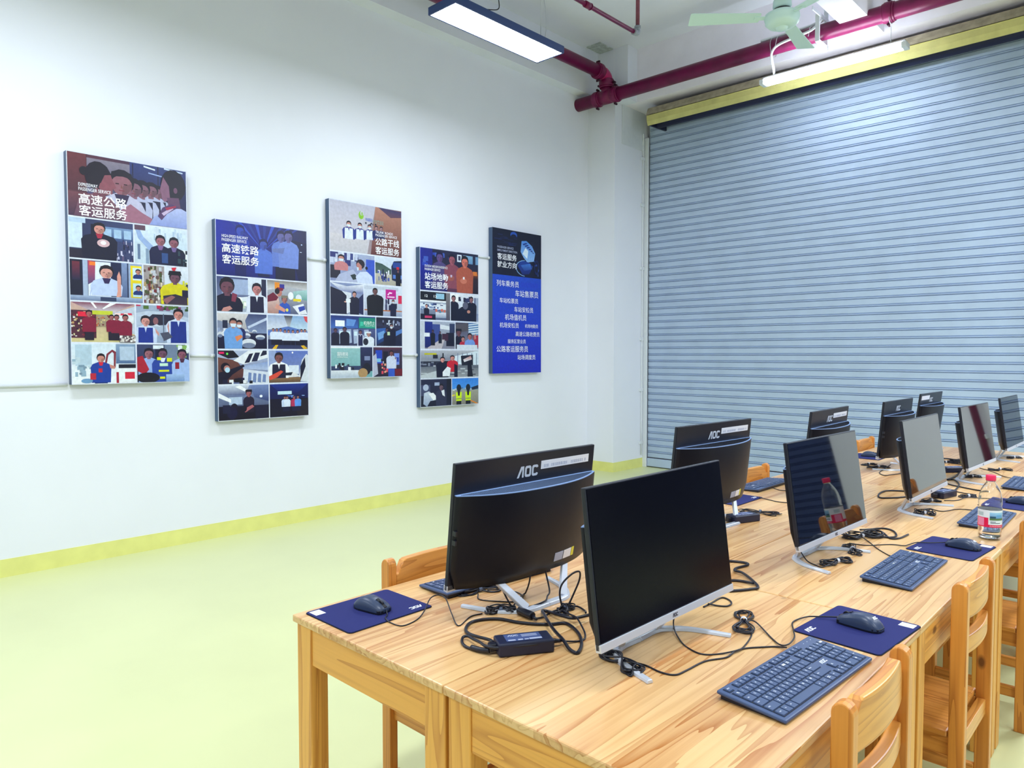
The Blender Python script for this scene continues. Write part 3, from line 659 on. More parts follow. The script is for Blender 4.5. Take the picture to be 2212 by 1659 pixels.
def draw2(c):
    c.tile(0, 0, 1, 1); c.r(0, 0, 1, 1, WHITE)
    c.tile(.006, .003, .994, .273)
    c.r(0, 0, 1, 1, '#2038b4', '#142480'); c.r(0, 0, 1, 1, '#1c32a8', h='#141a52')
    for k in range(9): c.p([(.45 + k * .012, .42), (.1 + k * .1, -.05), (.14 + k * .1, -.05), (.455 + k * .012, .42)], '#3d5cc8' if k % 2 else '#28409c')
    c.r(.46, .25, .5, .6, '#3a58c0'); c.p([(.0, .5), (.44, .42), (.44, 1), (0, 1)], '#1b2fa0', '#16257c'); c.p([(.78, .2), (1, .25), (1, 1), (.9, 1)], '#10164a'); c.e(.93, .43, .012,   .006, '#dce8ff'); c.e(.94, .28, .008, .012, '#c0d4ff')
    c.man(.25, .15, .09, '#2a46b4', skin='#3a52b8', hair='#16226c', asp=1.85, legs='#13206a'); c.man(.5, .36, .09, '#5f7fd4', skin='#4a60b8', hair='#182466', asp=1.85, legs='#1a2458', low=.98, w=1.1)
    c.man(.70, .17, .095, '#6d86d0', skin='#6a6aa8', hair='#161a50', asp=1.85, legs='#12163f', w=1.1); c.man(.785, .15, .10, '#7c94d8', skin='#6e6aa4', hair='#14184a', asp=1.85, legs='#101438', w=1.15); c.p([(.72, .5), (.6, .48), (.6, .42), (.74, .38)], '#7080b8')
    title(c, ('HIGH-SPEED RAILWAY', 'PASSENGER SERVICE'), '高速铁路', '客运服务', .062, (.079, .098, .138, .193), .385)
    R = [(.280, .452), (.461, .638), (.647, .815), (.823, .997)]
    c.tile(.006, R[0][0], .524, R[0][1])
    c.r(0, 0, 1, 1, '#4a5684', '#8a94b4'); c.r(.1, .05, .62, .5, '#a6b6d6'); c.r(.62, .0, .9, .5, '#d8e2f0'); c.r(.9, 0, 1, .6, '#262c52'); c.p([(.28, .62), (.72, .52), (.9, 1), (.2, 1)], '#dfe6ee'); c.blobs(26, .35, .62, .75, .95, ['#f4f6f2', '#c6d6c8', '#a9b4c8', '#e8ece8', '#5a6a70'], .05, .05, 21)
    c.man(.2, .28, .22, '#12143a', skin='#7a5062', hair='#16132a', asp=1.5, w=1.1); c.p([(.3, .45), (.4, .5), (.36, .72), (.28, .7)], '#8a3c58'); c.man(.80, .30, .15, '#dfe6f6', skin='#c4888a', hair='#1a1430', asp=1.5, vest='#23244a', w=1.15, arm=((.6, .7), '#dfe6f6')); c.p([(.08, 1), (.12, .9), (.25, .84), (.3, .92), (.2, 1)], '#c89490')
    c.tile(.536, R[0][0], .994, R[0][1])
    c.r(0, 0, 1, 1, '#c4c8d0', '#5c6688'); c.p([(0, 0), (1, 0), (1, .24), (.5, .16), (0, .3)], '#8e8a88', '#d8dae0'); c.r(.18, .05, .3, .25, '#e89a2c'); c.r(.3, .1, .42, .24, '#3c3a9c'); c.p([(.64, .3), (1, .22), (1, .56), (.66, .5)], '#b4d6d8', '#6ea4a0'); c.e(.58, .44, .07, .12, '#eef2f8'); c.e(.78, .5, .08, .12, '#dfe6f0'); c.r(.64, .52, .84, .6, '#e8d41c')
    c.man(.42, .56, .1, '#3a62c0', skin='#b07870', hair='#3a3450', asp=1.35, hat='#8a8474'); c.p([(.0, .5), (.12, .4), (.26, .44), (.3, .7), (.26, 1), (.0, 1)], '#e0c8c4', '#b48c84'); c.p([(.0, .48), (.14, .36), (.27, .5), (.22, .6), (0, .66)], '#7a1c40'); c.e(.29, .36, .07, .12, '#c28478'); c.p([(.18, .32), (.24, .2), (.4, .22), (.38, .3)], '#8c1c3c'); c.e(.24, .32, .06, .09, '#1c1428'); c.p([(.22, .7), (.44, .86), (.42, .95), (.18, .84)], '#d8a090'); c.p([(.62, .76), (.9, .66), (1, .98), (.78, 1)], '#e6eaf2'); c.p([(.76, .78), (.92, .72), (.95, .84), (.8, .92)], '#3850b0'); c.e(.48, .88, .035, .05, '#e8e070')
    c.tile(.006, R[1][0], .524, R[1][1])
    c.r(0, 0, 1, 1, '#d8d6d8', '#39426c'); c.p([(.55, .2), (.62, 0), (1, 0), (1, .6), (.6, .5)], '#454f7c', '#8fa0c4'); c.p([(.6, .36), (1, .08), (1, .16), (.62, .42)], '#c4d0e6'); c.p([(0, .2), (.28, .3), (.3, .45), (0, .5)], '#8c96b0'); c.r(.1, .2, .2, .42, '#2c3454'); c.p([(.0, .55), (1, .55), (1, 1), (0, 1)], '#1a2150', '#11163c')
    c.blobs(10, .0, .45, .2, .6, ['#dfe4ee', '#9aa8c8'], .05, .05, 24)
    for x, y, a, b in ((.57, .5, .06, .06), (.58, .62, .08, .07), (.86, .66, .1, .07), (.74, .5, .05, .05), (.62, .84, .15, .13), (.05, .6, .05, .08)): c.e(x, y, a, b, '#d6dce6'); c.e(x, y + b * .5, a * .9, b * .6, '#7d8aa8')
    c.man(.43, .3, .10, '#24306c', skin='#b88478', mask=True, asp=1.5, low=.7); c.man(.31, .27, .12, '#7aa8e0', skin='#b88478', mask=True, asp=1.5, w=1.2, legs='#1b2c70', low=1.0); c.p([(.34, .66), (.46, .6), (.5, .66), (.38, .8)], '#e09060')
    c.tile(.536, R[1][0], .994, R[1][1])
    c.r(0, 0, 1, 1, '#c8d2e0', '#4a5888'); c.p([(0, 0), (.4, 0), (.5, .36), (0, .42)], '#9fb0d0', '#d8e0ee'); c.p([(.6, 0), (1, 0), (1, .42), (.54, .36)], '#8fb0d8', '#c6dcec'); c.p([(.4, 0), (.62, 0), (.54, .36), (.5, .36)], '#3a3c50', '#c8ccd4'); c.p([(.9, .0), (1, 0), (1, .2), (.94, .14)], '#d8545c'); c.p([(.0, .46), (.5, .32), (1, .46), (1, .6), (0, .6)], '#6484c8'); c.r(0, .72, 1, 1, '#2b345c', '#3a4470'); c.p([(.1, 1), (.2, .86), (.26, .86), (.2, 1)], '#e0b820'); c.p([(.82, .9), (.9, .88), (1, .98), (.9, 1)], '#e0b820'); c.r(.28, .7, .33, .84, '#e0b820'); c.r(.76, .68, .8, .84, '#e0b820')
    for k, x in enumerate((.13, .22, .31, .42, .51, .62, .74, .84, .93)): c.man(x, .44 + (.03 if k in (3, 4, 5, 6) else 0), .045, '#dce6f8', skin='#b88880', hair='#1a1838', asp=1.35, w=1.25, legs='#141838', low=.88)
    c.tile(.006, R[2][0], .530, R[2][1])
    c.r(0, 0, 1, 1, '#b4c0da', '#6c7aa8'); c.p([(0, 0), (.3, 0), (.42, .2), (.2, .24), (0, .1)], '#14152c'); c.r(.02, .04, .12, .1, '#e02470'); c.e(.18, .1, .02, .035, '#70e060'); c.p([(.0, .2), (.36, .3), (.52, .6), (.46, .9), (0, 1)], '#7a5048', '#5a3a40'); c.p([(.3, .3), (.6, .0), (1, 0), (1, .22), (.5, .42)], '#e6ebf2'); c.p([(.52, .38), (.62, .1), (.7, .08), (.62, .36)], '#1c2144'); c.p([(.66, .34), (.74, .06), (.84, .06), (.78, .32)], '#2a3054'); c.p([(.84, .18), (.9, .0), (.98, .0), (.98, .12)], '#222848'); c.p([(.46, .48), (1, .34), (1, .6), (.5, .56)], '#8fa6d4', '#b8c6e2'); c.p([(.5, .56), (1, .66), (1, 1), (.48, 1)], '#d6deec'); 
    for k in range(4): c.p([(.6 + k * .1, .66 + k * .02), (.66 + k * .1, .68 + k * .02), (.65 + k * .1, .98), (.58 + k * .1, .96)], '#7d92c0')
    c.p([(0, .66), (.24, .56), (.5, .42), (.52, .48), (.28, .72), (.1, 1), (0, 1)], '#161838'); c.e(.14, .5, .09, .14, '#1b152c'); c.e(.17, .54, .06, .1, '#bf8a84'); c.e(.18, .58, .05, .08, '#b9dcf0'); c.blobs(8, .1, .88, .7, 1, ['#161830', '#e8ecf2', '#20244a'], .06, .06, 27)
    c.tile(.542, R[2][0], .994, R[2][1])
    c.r(0, 0, 1, 1, '#6a82c8', '#8c98bc'); c.r(0, 0, .18, .8, '#9fb0d8'); c.e(.6, .06, .02, .03, '#ffffff'); c.r(.5, .46, .76, .74, '#dbe4f2'); c.p([(.84, .3), (.96, .1), (1, .14), (1, 1), (.74, .96)], '#d8dee8'); c.p([(.8, .5), (.92, .2), (.94, .5), (.8, .96)], '#1c2344'); c.r(.0, .84, .8, 1, '#9a7c5c', '#6c5648'); c.p([(.2, .72), (.6, .66), (.8, .82), (.3, .86)], '#dfe2e8')
    c.man(.25, .22, .14, '#eef2f8', skin='#8c5c5c', hair='#1a1628', asp=1.3, vest='#232548', w=1.25, low=.86); c.p([(.0, .8), (.3, .62), (.36, .66), (.2, .84), (.02, .92)], '#d85a48'); c.p([(.36, .7), (.6, .68), (.56, .78), (.42, .78)], '#26324a')
    c.tile(.006, R[3][0], .536, R[3][1])
    c.r(0, 0, 1, 1, '#8c9cc4', '#1a1f48'); c.p([(.0, .0), (.6, 0), (.52, .3), (.1, .26), (0, .2)], '#cfd8ea', '#5a6898'); c.p([(.32, .04), (.42, .0), (.62, .2), (.56, .22)], '#f2f6fc'); c.p([(.62, .0), (1, 0), (1, .5), (.7, .36)], '#8094c4', '#3c4c84'); c.r(.2, .34, .46, .56, '#b9cbe4'); c.p([(.0, .2), (.24, .4), (.24, .5), (0, .34)], '#eef2fa'); c.r(0, .6, 1, 1, '#12163c', '#0d1030'); c.e(.84, .34, .03, .04, '#eef4fc')
    c.man(.59, .24, .09, '#2a2444', skin='#a86a72', asp=1.5, hat='#1c1834', low=.8, w=.95); c.p([(.46, .72), (.66, .58), (.7, .64), (.52, .8)], '#b4707a'); c.e(.3, .64, .07, .12, '#1d1c3c'); c.e(.26, .8, .1, .18, '#1c1e4c'); c.e(.5, .68, .05, .1, '#171838'); c.r(.08, .56, .22, .8, '#22284e'); c.r(.72, .6, .98, 1, '#1c2146')
    c.tile(.548, R[3][0], .994, R[3][1])
    c.r(0, 0, 1, 1, '#1a2a72', '#0d1030'); c.r(0, .45, 1, 1, '#12163a', '#171a38'); c.p([(.0, .0), (1, .0), (.7, .3), (.3, .3)], '#26409c', '#15246a'); c.r(.2, .22, .56, .32, '#c8e6f4'); c.blobs(10, .2, .34, .9, .42, ['#5a86d8', '#9ab8e8', '#2c4898'], .05, .015, 29); c.p([(.6, .5), (1, .5), (1, 1), (.72, 1)], '#2a2638')
    for x, cl in ((.38, '#c8d8f4'), (.44, '#dce6f8'), (.62, '#b8406a'), (.72, '#6aa2ec')): c.man(x, .42, .045, cl, skin='#a87878', asp=1.3, w=1.3, legs='#20264c', low=.84)

def draw3(c):
    c.tile(0, 0, 1, 1); c.r(0, 0, 1, 1, WHITE)
    c.tile(.006, .003, .994, .283)
    c.r(0, 0, 1, 1, '#c2c0cc', h='#7d5048'); c.p([(.0, .0), (.62, 0), (.5, 1), (0, 1)], '#bfc0d0', '#d0cdd4'); c.p([(.62, .0), (.7, 0), (.85, .12), (1, .1), (1, 1), (.55, 1)], '#b98a78', '#6c3c40'); c.p([(.66, .0), (1, .02), (1, .14), (.84, .18)], '#3d3c70', '#6c4a5c'); c.r(.0, .66, .5, 1, '#cfccd2', '#c4c4cc')
    # round leaf-like emblem beside the sign
    c.e(.42, .22, .036, .085, '#8cc41c'); c.e(.43, .18, .024, .055, '#c4c6d2'); c.e(.432, .2, .008, .05, '#8cc41c')
    c.man(.25, .44, .055, '#1c3a94', skin='#c89a92', asp=1.68, mask=True, w=1.35, low=.74, vest='#dfe8f8'); c.man(.40, .44, .052, '#1c3a94', skin='#c89a92', asp=1.68, mask=True, w=1.3, low=.72, vest='#dfe8f8'); c.man(.535, .44, .048, '#1c3a94', skin='#c89a92', asp=1.68, mask=True, w=1.25, low=.70, vest='#dfe8f8'); c.man(.63, .44, .042, '#1b2e70', skin='#b08a8c', asp=1.68, w=1.2, low=.66); c.man(.70, .44, .04, '#1b2a64', skin='#a8848a', asp=1.68, w=1.2, low=.65)
    c.blobs(6, .44, .36, .62, .38, ['#2a2848'], .008, .018, 3)
    c.text('羊城联运', .475, .085, .10, .020,   .006, '#5a78c8', left=True); c.text('汽车客运站', .58, .092, .15, .026,   .006, '#8ea094', left=True)
    c.text('TRUNK ROADS', .615, .148, .25, .0145, .006, left=True); c.text('PASSENGER SERVICE', .615, .166, .31, .0145, .006, left=True)
    c.text('公路干线', .612, .203, .345, .044, .014, left=True); c.text('客运服务', .612, .254, .345, .044, .014, left=True)
    R = [(.291, .453), (.461, .637), (.646, .815), (.823, .997)]
    c.tile(.006, R[0][0], .600, R[0][1])
    c.r(0, 0, 1, 1, '#a9b4d0', '#8e9ac4'); c.blobs(18, 0, .0, .6, .35, ['#26347c', '#c4cee4', '#3c4a8c', '#d8e0f0'], .05, .12, 31); c.r(.8, .15, 1, 1, '#3c60c8'); c.r(0, .45, .22, .9, '#161a3a'); c.p([(.2, .75), (.5, .55), (.75, 1), (.1, 1)], '#b4bcd8'); c.p([(.44, .76), (.54, .7), (.62, .86), (.5, .92)], '#283c40')
    c.man(.24, .2, .11, '#c8888c', skin='#c89084', mask=True, asp=1.5, low=.62, w=1.1); c.p([(.56, .8), (.66, .62), (.82, .58), (.94, .74), (.96, 1), (.6, 1)], '#cfdaf2'); c.e(.67, .34, .1, .17, '#1a1530'); c.e(.81, .46, .03, .06, '#1a1530'); c.p([(.58, .34), (.62, .28), (.7, .4), (.7, .55), (.6, .56)], '#c08880'); c.p([(.585, .46), (.63, .46), (.63, .56), (.6, .58)], '#cfe2f2')
    c.tile(.612, R[0][0], .994, R[0][1])
    c.r(0, 0, 1, 1, '#d3e0f0', '#c4ccd0'); c.p([(0, .2), (.25, .24), (.6, .42), (.6, .6), (0, .62)], '#3a5a58', '#5c746c'); c.r(0, .6, 1, 1, '#c6c2b4', '#b4b0a4'); c.blobs(16, .08, .52, .5, .82, ['#2c3a80', '#e4e8f2', '#1a2450', '#5a6cb0'], .03, .08, 33); c.p([(.6, .3), (.7, .1), (1, .06), (1, .9), (.62, .8)], '#1c2a54'); c.r(.66, .14, .98, .34, '#2c50a0'); c.r(.66, .6, 1, .74, '#5a84d0'); c.r(.8, .3, .9, .4, '#c82a44'); c.man(.86, .46, .05, '#12142c', skin='#8a6468', asp=1.1, low=1.0, w=1.1)
    c.tile(.006, R[1][0], .442, R[1][1])
    c.r(0, 0, 1, 1, '#8a98c0', '#98a2be'); c.p([(0, 0), (.5, .1), (1, 0), (1, .3), (.4, .32)], '#e8edf4', '#6c7ab0'); c.p([(0, .14), (.34, .26), (.48, .4), (.5, 1), (0, 1)], '#11143a', '#151840'); c.p([(.34, .26), (.62, .3), (.62, .9), (.48, .98), (.48, .4)], '#d8dee8'); c.p([(.82, .5), (1, .3), (1, 1), (.86, .95)], '#20285c')
    c.man(.72, .34, .08, '#14183e', skin='#c89890', asp=1.25, w=1.2, low=1.0, arm=((.44, .6), '#14183e')); c.e(.45, .6, .05, .025, '#d8a89c'); c.r(.46, .5, .6, .62, '#e8eef6')
    c.tile(.454, R[1][0], .994, R[1][1])
    c.r(0, 0, 1, 1, '#dbe4f2', '#b8c0d4'); c.r(0, .02, .9, .14, '#c4cede'); c.r(.2, .06, .3, 1, '#c6d2e4'); c.r(.56, .1, .84, .42, '#c41c9c'); c.r(.9, .28, 1, .56, '#d83060'); c.blobs(18, .05, .5, 1, .78, ['#2a2e54', '#4a4e74', '#8a8cac'], .025, .08, 35); c.r(0, .8, 1, .84, '#c07a50'); c.r(0, .84, 1, 1, '#b9c2d8', '#9aa6c4'); c.p([(.6, .28), (.66, .18), (.74, .2), (.72, .24), (.66, .24), (.64, .3)], '#f4d8f0'); c.r(.6, .33, .8, .37, '#f4d8f0')
    c.man(.28, .2, .1, '#0d0f24', skin='#7a5658', hair='#15131f', asp=1.5, w=1.7, low=1.0); c.man(.76, .5, .06, '#20244c', skin='#b88c88', asp=1.5, mask=True, w=1.1, low=1.0)
    c.tile(.006, R[2][0], .606, R[2][1])
    c.r(0, 0, 1, 1, '#2c4488', '#3a4470'); c.p([(0, .05), (.6, .1), (.6, .4), (0, .44)], '#22408c', '#4a78c4'); c.r(.1, .16, .3, .36, '#eef6fc'); c.p([(.34, .1), (.56, .12), (.5, .34), (.34, .34)], '#6c9ad8'); c.r(.62, .04, 1, .4, '#1c8c7c', '#2aa894'); c.r(.65, .18, .72, .32, '#4cc8b0'); c.r(0, .42, 1, 1, '#5a6698', '#3a4068')
    for x in (.22, .38, .54, .78): c.p([(x - .05, .46), (x + .06, .44), (x + .08, .9), (x - .04, .94)], '#a9b8d4'); c.r(x - .03, .52, x + .04, .66, '#d8ecf8')
    c.man(.1, .5, .06, '#15193c', skin='#6a4c60', asp=1.5, w=1.1); c.man(.3, .46, .07, '#12153a', skin='#6a4c60', asp=1.5, w=1.15); c.man(.65, .54, .06, '#c8d0e4', skin='#8a6470', asp=1.5, vest='#23285a'); c.man(.84, .6, .075, '#dfe8f4', skin='#b89088', asp=1.5, w=1.3, hat='#e8eef4'); c.e(.77, .86, .06, .12, '#23253c')
    c.text('机场巴士', .44, .683, .155, .022,   .006, '#e6fff8', left=True); c.text('Airport Bus', .46, .700, .13, .011, .0, '#c8f4ea', left=True)
    c.tile(.618, R[2][0], .994, R[2][1])
    c.r(0, 0, 1, 1, '#2c3050', '#20264c'); c.p([(0, .0), (1, .1), (1, .4), (0, .3)], '#15182e', '#3a4064'); c.blobs(14, .2, .12, .9, .3, ['#c6d2e4', '#15172c', '#8a94b4'], .03, .05, 37); c.p([(0, .4), (.4, .36), (.5, .7), (0, .98)], '#3a6cb8', '#1c3468'); c.p([(.05, .55), (.3, .46), (.36, .66), (.08, .8)], '#7aa8dc'); c.p([(.7, .5), (1, .38), (1, .52), (.72, .66)], '#5a84c4'); c.man(.42, .44, .075, '#15173c', skin='#6a4a5c', asp=1.1, w=1.1); c.man(.58, .3, .08, '#13163c', skin='#a88484', mask=True, asp=1.1, w=1.2); c.r(.42, .5, .52, .62, '#c8e0c0')
    c.tile(.006, R[3][0], .560, R[3][1])
    c.r(0, 0, 1, 1, '#9dc8cc', '#78aeb4'); c.r(0, 0, 1, .04, '#e6ecf2'); c.r(.7, 0, 1, .8, '#333a68', '#1c2144'); c.r(.8, .3, .94, .44, '#8894b8'); c.r(0, .62, .72, .78, '#3a4a72'); c.blobs(14, .05, .56, .6, .72, ['#22263c', '#e8ecf4', '#4c5a7c', '#1c2034'], .03, .05, 39); c.r(0, .76, .66, 1, '#dfe6ee', '#b4c2d4'); c.e(.86, .72, .1, .2, '#1a1d36'); c.e(.76, .86, .12, .16, '#b4966c')
    c.text('国际航站', .085, .862, .14, .022,   .006, '#eef6f8', left=True); c.text('INTERNATIONAL', .085, .880, .14, .009, .0, '#d8ecee', left=True)
    c.tile(.572, R[3][0], .994, R[3][1])
    c.r(0, 0, 1, 1, '#4c3a58', '#2a2440'); c.p([(0, 0), (1, 0), (.8, .16), (.2, .14)], '#6a3a4c', '#343058'); c.r(.08, .1, .3, .55, '#2c50c0'); c.r(.12, .38, .26, .5, '#8cc8e8'); c.r(.72, .2, .9, .6, '#7c98e4'); c.r(.74, .34, .88, .5, '#2a48b0'); c.r(.34, .14, .5, .6, '#15183c'); c.blobs(14, .28, .4, .5, .9, ['#d8556a', '#e8a890', '#1a1834', '#c8d0e0'], .03, .04, 41); c.man(.62, .2, .085, '#cfd8ee', skin='#8a5a5c', asp=1.2, w=1.3, legs='#3c64c8', low=1.0, arm=((.74, .36), '#8a5a5c')); c.r(.74, .74, 1, .98, '#7a1c34'); c.p([(0, .3), (.1, .2), (.16, .9), (0, 1)], '#b9bed4')

def draw4(c):
    c.tile(0, 0, 1, 1); c.r(0, 0, 1, 1, WHITE)
    c.tile(.006, .003, .994, .265)
    c.r(0, 0, 1, 1, '#1c2c9c', h='#3c3048'); c.r(.2, 0, 1, .5, '#2a2c50', '#2c2848'); c.r(.62, .06, .7, .24, '#dfe8f6'); c.r(.64, .09, .68, .2, '#3a3c60'); c.r(.73, .06, .9, .26, '#8fb8d8', '#6c98c4'); c.r(.95, .06, 1, .26, '#7ca4cc'); c.r(.8, .5, 1, .62, '#8c4c30', '#3c2430'); c.r(.9, .44, .98, .54, '#d8843c'); c.blobs(9, .05, .1, .5, .4, ['#2c4cb8', '#101a4c', '#4a68c0'], .04, .05, 43); c.r(0, .5, .5, 1, '#1a2a9c', '#16227c'); c.r(.6, .62, 1, 1, '#3c2838', '#241c34')
    c.man(.32, .18, .115, '#5a5088', skin='#6a5490', hair='#15154c', asp=1.9, w=1.1, legs='#3c3a80'); c.man(.53, .2, .115, '#945468', skin='#a86474', hair='#161238', asp=1.9, w=1.15, legs='#683c5c'); c.man(.755, .22, .125, '#b46450', skin='#d88070', hair='#161028', asp=1.9, w=1.2, legs='#7c4038'); c.e(.51, .66, .06, .07, '#a8645c'); c.e(.73, .7, .06, .07, '#d08470'); c.r(.72, .6, .75, .66, '#e8e8f0'); c.r(.5, .58, .53, .64, '#c8c0d8')
    title(c, ('STATION YARDGROUNDSERVICE', 'PASSENGER SERVICE'), '站场地勤', '客运服务', .075, (.114, .134, .178, .230), .385)
    R = [(.274, .449), (.459, .632), (.642, .815), (.825, .997)]
    c.tile(.006, R[0][0], .494, R[0][1])
    c.r(0, 0, 1, 1, '#c6d2e4', '#5c688c'); c.r(0, 0, .86, .3, '#14172c'); c.r(.52, .04, .8, .24, '#9fcbe4'); c.r(.86, 0, 1, 1, '#8c8a90', '#5a5a70'); c.r(0, .3, .86, .36, '#eef2f8'); c.r(.0, .42, .86, .62, '#dfe8f2'); c.blobs(24, .0, .42, .8, .66, ['#8ea4c8', '#eef4fa', '#3c4c80', '#6c84b4'], .05, .03, 45); c.man(.2, .52, .06, '#1c2040', skin='#d0a098', asp=1.3, low=.8); c.r(.5, .72, .86, .92, '#dbe2ec', '#9aa8c4'); c.r(0, .8, .5, 1, '#15193c'); c.r(.14, .86, .38, .94, '#d04878'); c.blobs(6, .5, .62, .85, .74, ['#d87868', '#4ca0c0', '#20284c'], .03, .04, 46)
    c.text('12', .075, .301, .045, .016, .01, '#f4f8ff', left=True); c.text('13', .22, .301, .045, .016, .01, '#f4f8ff', left=True)
    c.tile(.506, R[0][0], .994, R[0][1])
    c.r(0, 0, 1, 1, '#e4eaf4', '#aab6d0'); c.r(.0, .0, .3, .3, '#f4f6fa'); c.r(.84, .1, 1, 1, '#a9b4cc'); c.p([(.86, .1), (.9, .1), (.9, 1), (.84, 1)], '#5c6890'); c.blobs(10, .3, .16, .7, .4, ['#23284c', '#3c4470'], .04, .08, 48); c.r(0, .7, 1, 1, '#8c98bc', '#9ca8c4'); c.man(.1, .18, .1, '#15183a', skin='#a8787c', asp=1.3, w=1.2); c.man(.74, .18, .1, '#14173a', skin='#a0747a', asp=1.3, w=1.3); c.p([(.12, 1), (.2, .62), (.4, .46), (.56, .5), (.66, .7), (.6, 1)], '#15193c'); c.e(.52, .42, .1, .14, '#6a6c84'); c.p([(.26, .3), (.4, .28), (.42, .46), (.3, .5)], '#dfe6f4'); c.e(.64, .64, .06, .06, '#c89488')
    c.tile(.006, R[1][0], .575, R[1][1])
    c.r(0, 0, 1, 1, '#aeb8cc', '#8c8ca0'); c.r(0, 0, .12, 1, '#c8d0dc'); c.r(.12, .02, .34, .96, '#1c3494', '#182a74'); c.r(.1, .42, .26, .56, '#e6ecf4'); c.r(.34, .1, .56, .8, '#46589c'); c.p([(.56, .1), (.84, .16), (.84, .3), (.56, .26)], '#dfe6f0'); c.r(.74, .4, .98, .9, '#15183c'); c.r(.62, .44, .8, .7, '#4c2848'); c.p([(.2, .96), (.56, .66), (.7, .66), (.6, 1), (.2, 1)], '#c4bec8'); c.r(.84, .06, 1, .4, '#39456c'); c.man(.35, .36, .05, '#101430', skin='#5a445c', asp=1.5, low=.88); c.man(.56, .4, .04, '#161a38', skin='#7a5c68', asp=1.5, low=.8)
    c.tile(.587, R[1][0], .994, R[1][1])
    c.r(0, 0, 1, 1, '#4c4a60', '#8c90ac'); c.p([(.0, .1), (.5, .0), (.6, .3), (0, .4)], '#605c68'); c.p([(.56, .0), (1, 0), (1, .5), (.56, .4)], '#4a7cb8', '#8cb4d4')
    for k in range(5): c.p([(.56, .06 + k * .09), (1, .0 + k * .09), (1, .04 + k * .09), (.56, .1 + k * .09)], '#dfeaf4')
    c.p([(.76, .5), (1, .46), (1, .95), (.86, .9)], '#b02c4c'); c.man(.14, .38, .12, '#14173c', skin='#7a5260', hair='#15122c', asp=1.1, hat='#14142c'); c.man(.32, .62, .09, '#c03050', skin='#c48c88', asp=1.1); c.man(.62, .52, .11, '#7ea2e4', skin='#b87c7c', asp=1.1, w=1.2); c.r(.05, .84, .95, 1, '#d8e2f0'); c.p([(.8, .5), (.88, .4), (.9, .6), (.82, .64)], '#c88884')
    c.tile(.006, R[2][0], .994, R[2][1])
    c.r(0, 0, 1, 1, '#a3a8b8', '#7c8494'); c.p([(0, 0), (1, 0), (.7, .3), (.36, .36), (0, .3)], '#bcc0cc', '#8c94a8'); c.p([(.56, .22), (.96, .02), (1, .02), (1, .6), (.58, .5)], '#dbe8f4'); 
    for k in range(5): c.r(.62 + k * .085, .1, .632 + k * .085, .55, '#7c8cac')
    c.r(0, .4, .56, .6, '#343850'); c.blobs(26, 0, .42, .56, .62, ['#15182c', '#8890a4', '#c8ccd8', '#3a4060'], .025, .05, 51); c.r(.06, .1, .26, .16, '#c8c428'); c.r(.2, .16, .28, .3, '#2a2c44'); c.r(.36, .1, .38, .24, '#101326'); c.p([(.68, .2), (.9, .16), (.9, .66), (.7, .66)], '#20243c'); c.p([(.72, .34), (.86, .2), (.88, .34), (.74, .44)], '#c88484', '#e0e8f0'); c.p([(.0, .6), (1, .55), (1, 1), (0, 1)], '#6c7484', '#a3a8b0'); c.blobs(16, .05, .62, .98, .95, ['#c4ccd4', '#5c6478', '#3c4256'], .05, .02, 52); c.p([(.0, .9), (.28, .74), (.34, 1), (0, 1)], '#c4ccd4'); c.p([(.8, .5), (.86, .4), (.9, 1), (.8, 1)], '#171a34')
    c.man(.36, .34, .085, '#14163a', skin='#d89c98', asp=2.05, w=1.35, low=1.02); c.man(.53, .28, .085, '#cc2440', skin='#cf9490', asp=2.05, w=1.2, low=.8); c.p([(.36, .8), (.44, .6), (.5, .66), (.48, .96), (.36, .96)], '#e8eef6'); c.p([(.56, .5), (.62, .56), (.62, 1), (.56, 1)], '#15183c')
    c.tile(.006, R[3][0], .512, R[3][1])
    c.r(0, 0, 1, 1, '#2c3054', '#1c1f3c'); c.r(0, .2, .3, .6, '#4c5478'); c.p([(.1, .5), (.26, .44), (.5, .66), (.56, .76), (.3, .8), (.2, 1), (.08, .9)], '#cfdae8', '#9caccc'); c.p([(.24, .52), (.4, .5), (.56, .72), (.4, .78)], '#eef2f8'); c.man(.66, .3, .10, '#3a3c5c', skin='#7c6474', hair='#12122a', asp=1.3, w=1.2); c.p([(.66, .44), (.76, .4), (.78, .66), (.7, .6)], '#e6ecf6'); c.r(.84, .0, 1, 1, '#15182e', '#1d2040'); c.e(.16, .3, .09, .12, '#b8c4dc'); c.r(.44, .12, .6, .24, '#aebcd8')
    c.tile(.524, R[3][0], .994, R[3][1])
    c.r(0, 0, 1, 1, '#3c8ce4', '#6cb4f0'); c.r(0, .4, 1, .46, '#8ea4b4'); c.r(0, .46, 1, 1, '#a8a89c', '#8c8a84'); c.p([(.72, .36), (1, .28), (1, .42), (.76, .46)], '#22304c'); c.blobs(10, .0, .36, .7, .44, ['#dfe8f0', '#5c7890', '#b8c8d4'], .06, .02, 55); c.p([(.7, .84), (1, 1), (.9, 1), (.66, .86)], '#e0902c'); c.p([(.0, .62), (.1, .6), (.12, .64), (0, .68)], '#e8d840')
    for x in (.25, .60):
        c.e(x, .36, .085, .14, '#1a2434'); c.p([(x - .11, .52), (x + .11, .52), (x + .1, .86), (x - .1, .86)], '#d0ec14'); c.p([(x - .05, .48), (x + .05, .48), (x + .03, .66), (x - .03, .66)], '#15192c'); c.r(x - .1, .76, x + .1, .79, '#8c9c6c'); c.r(x - .09, .86, x + .09, 1, '#15182e')

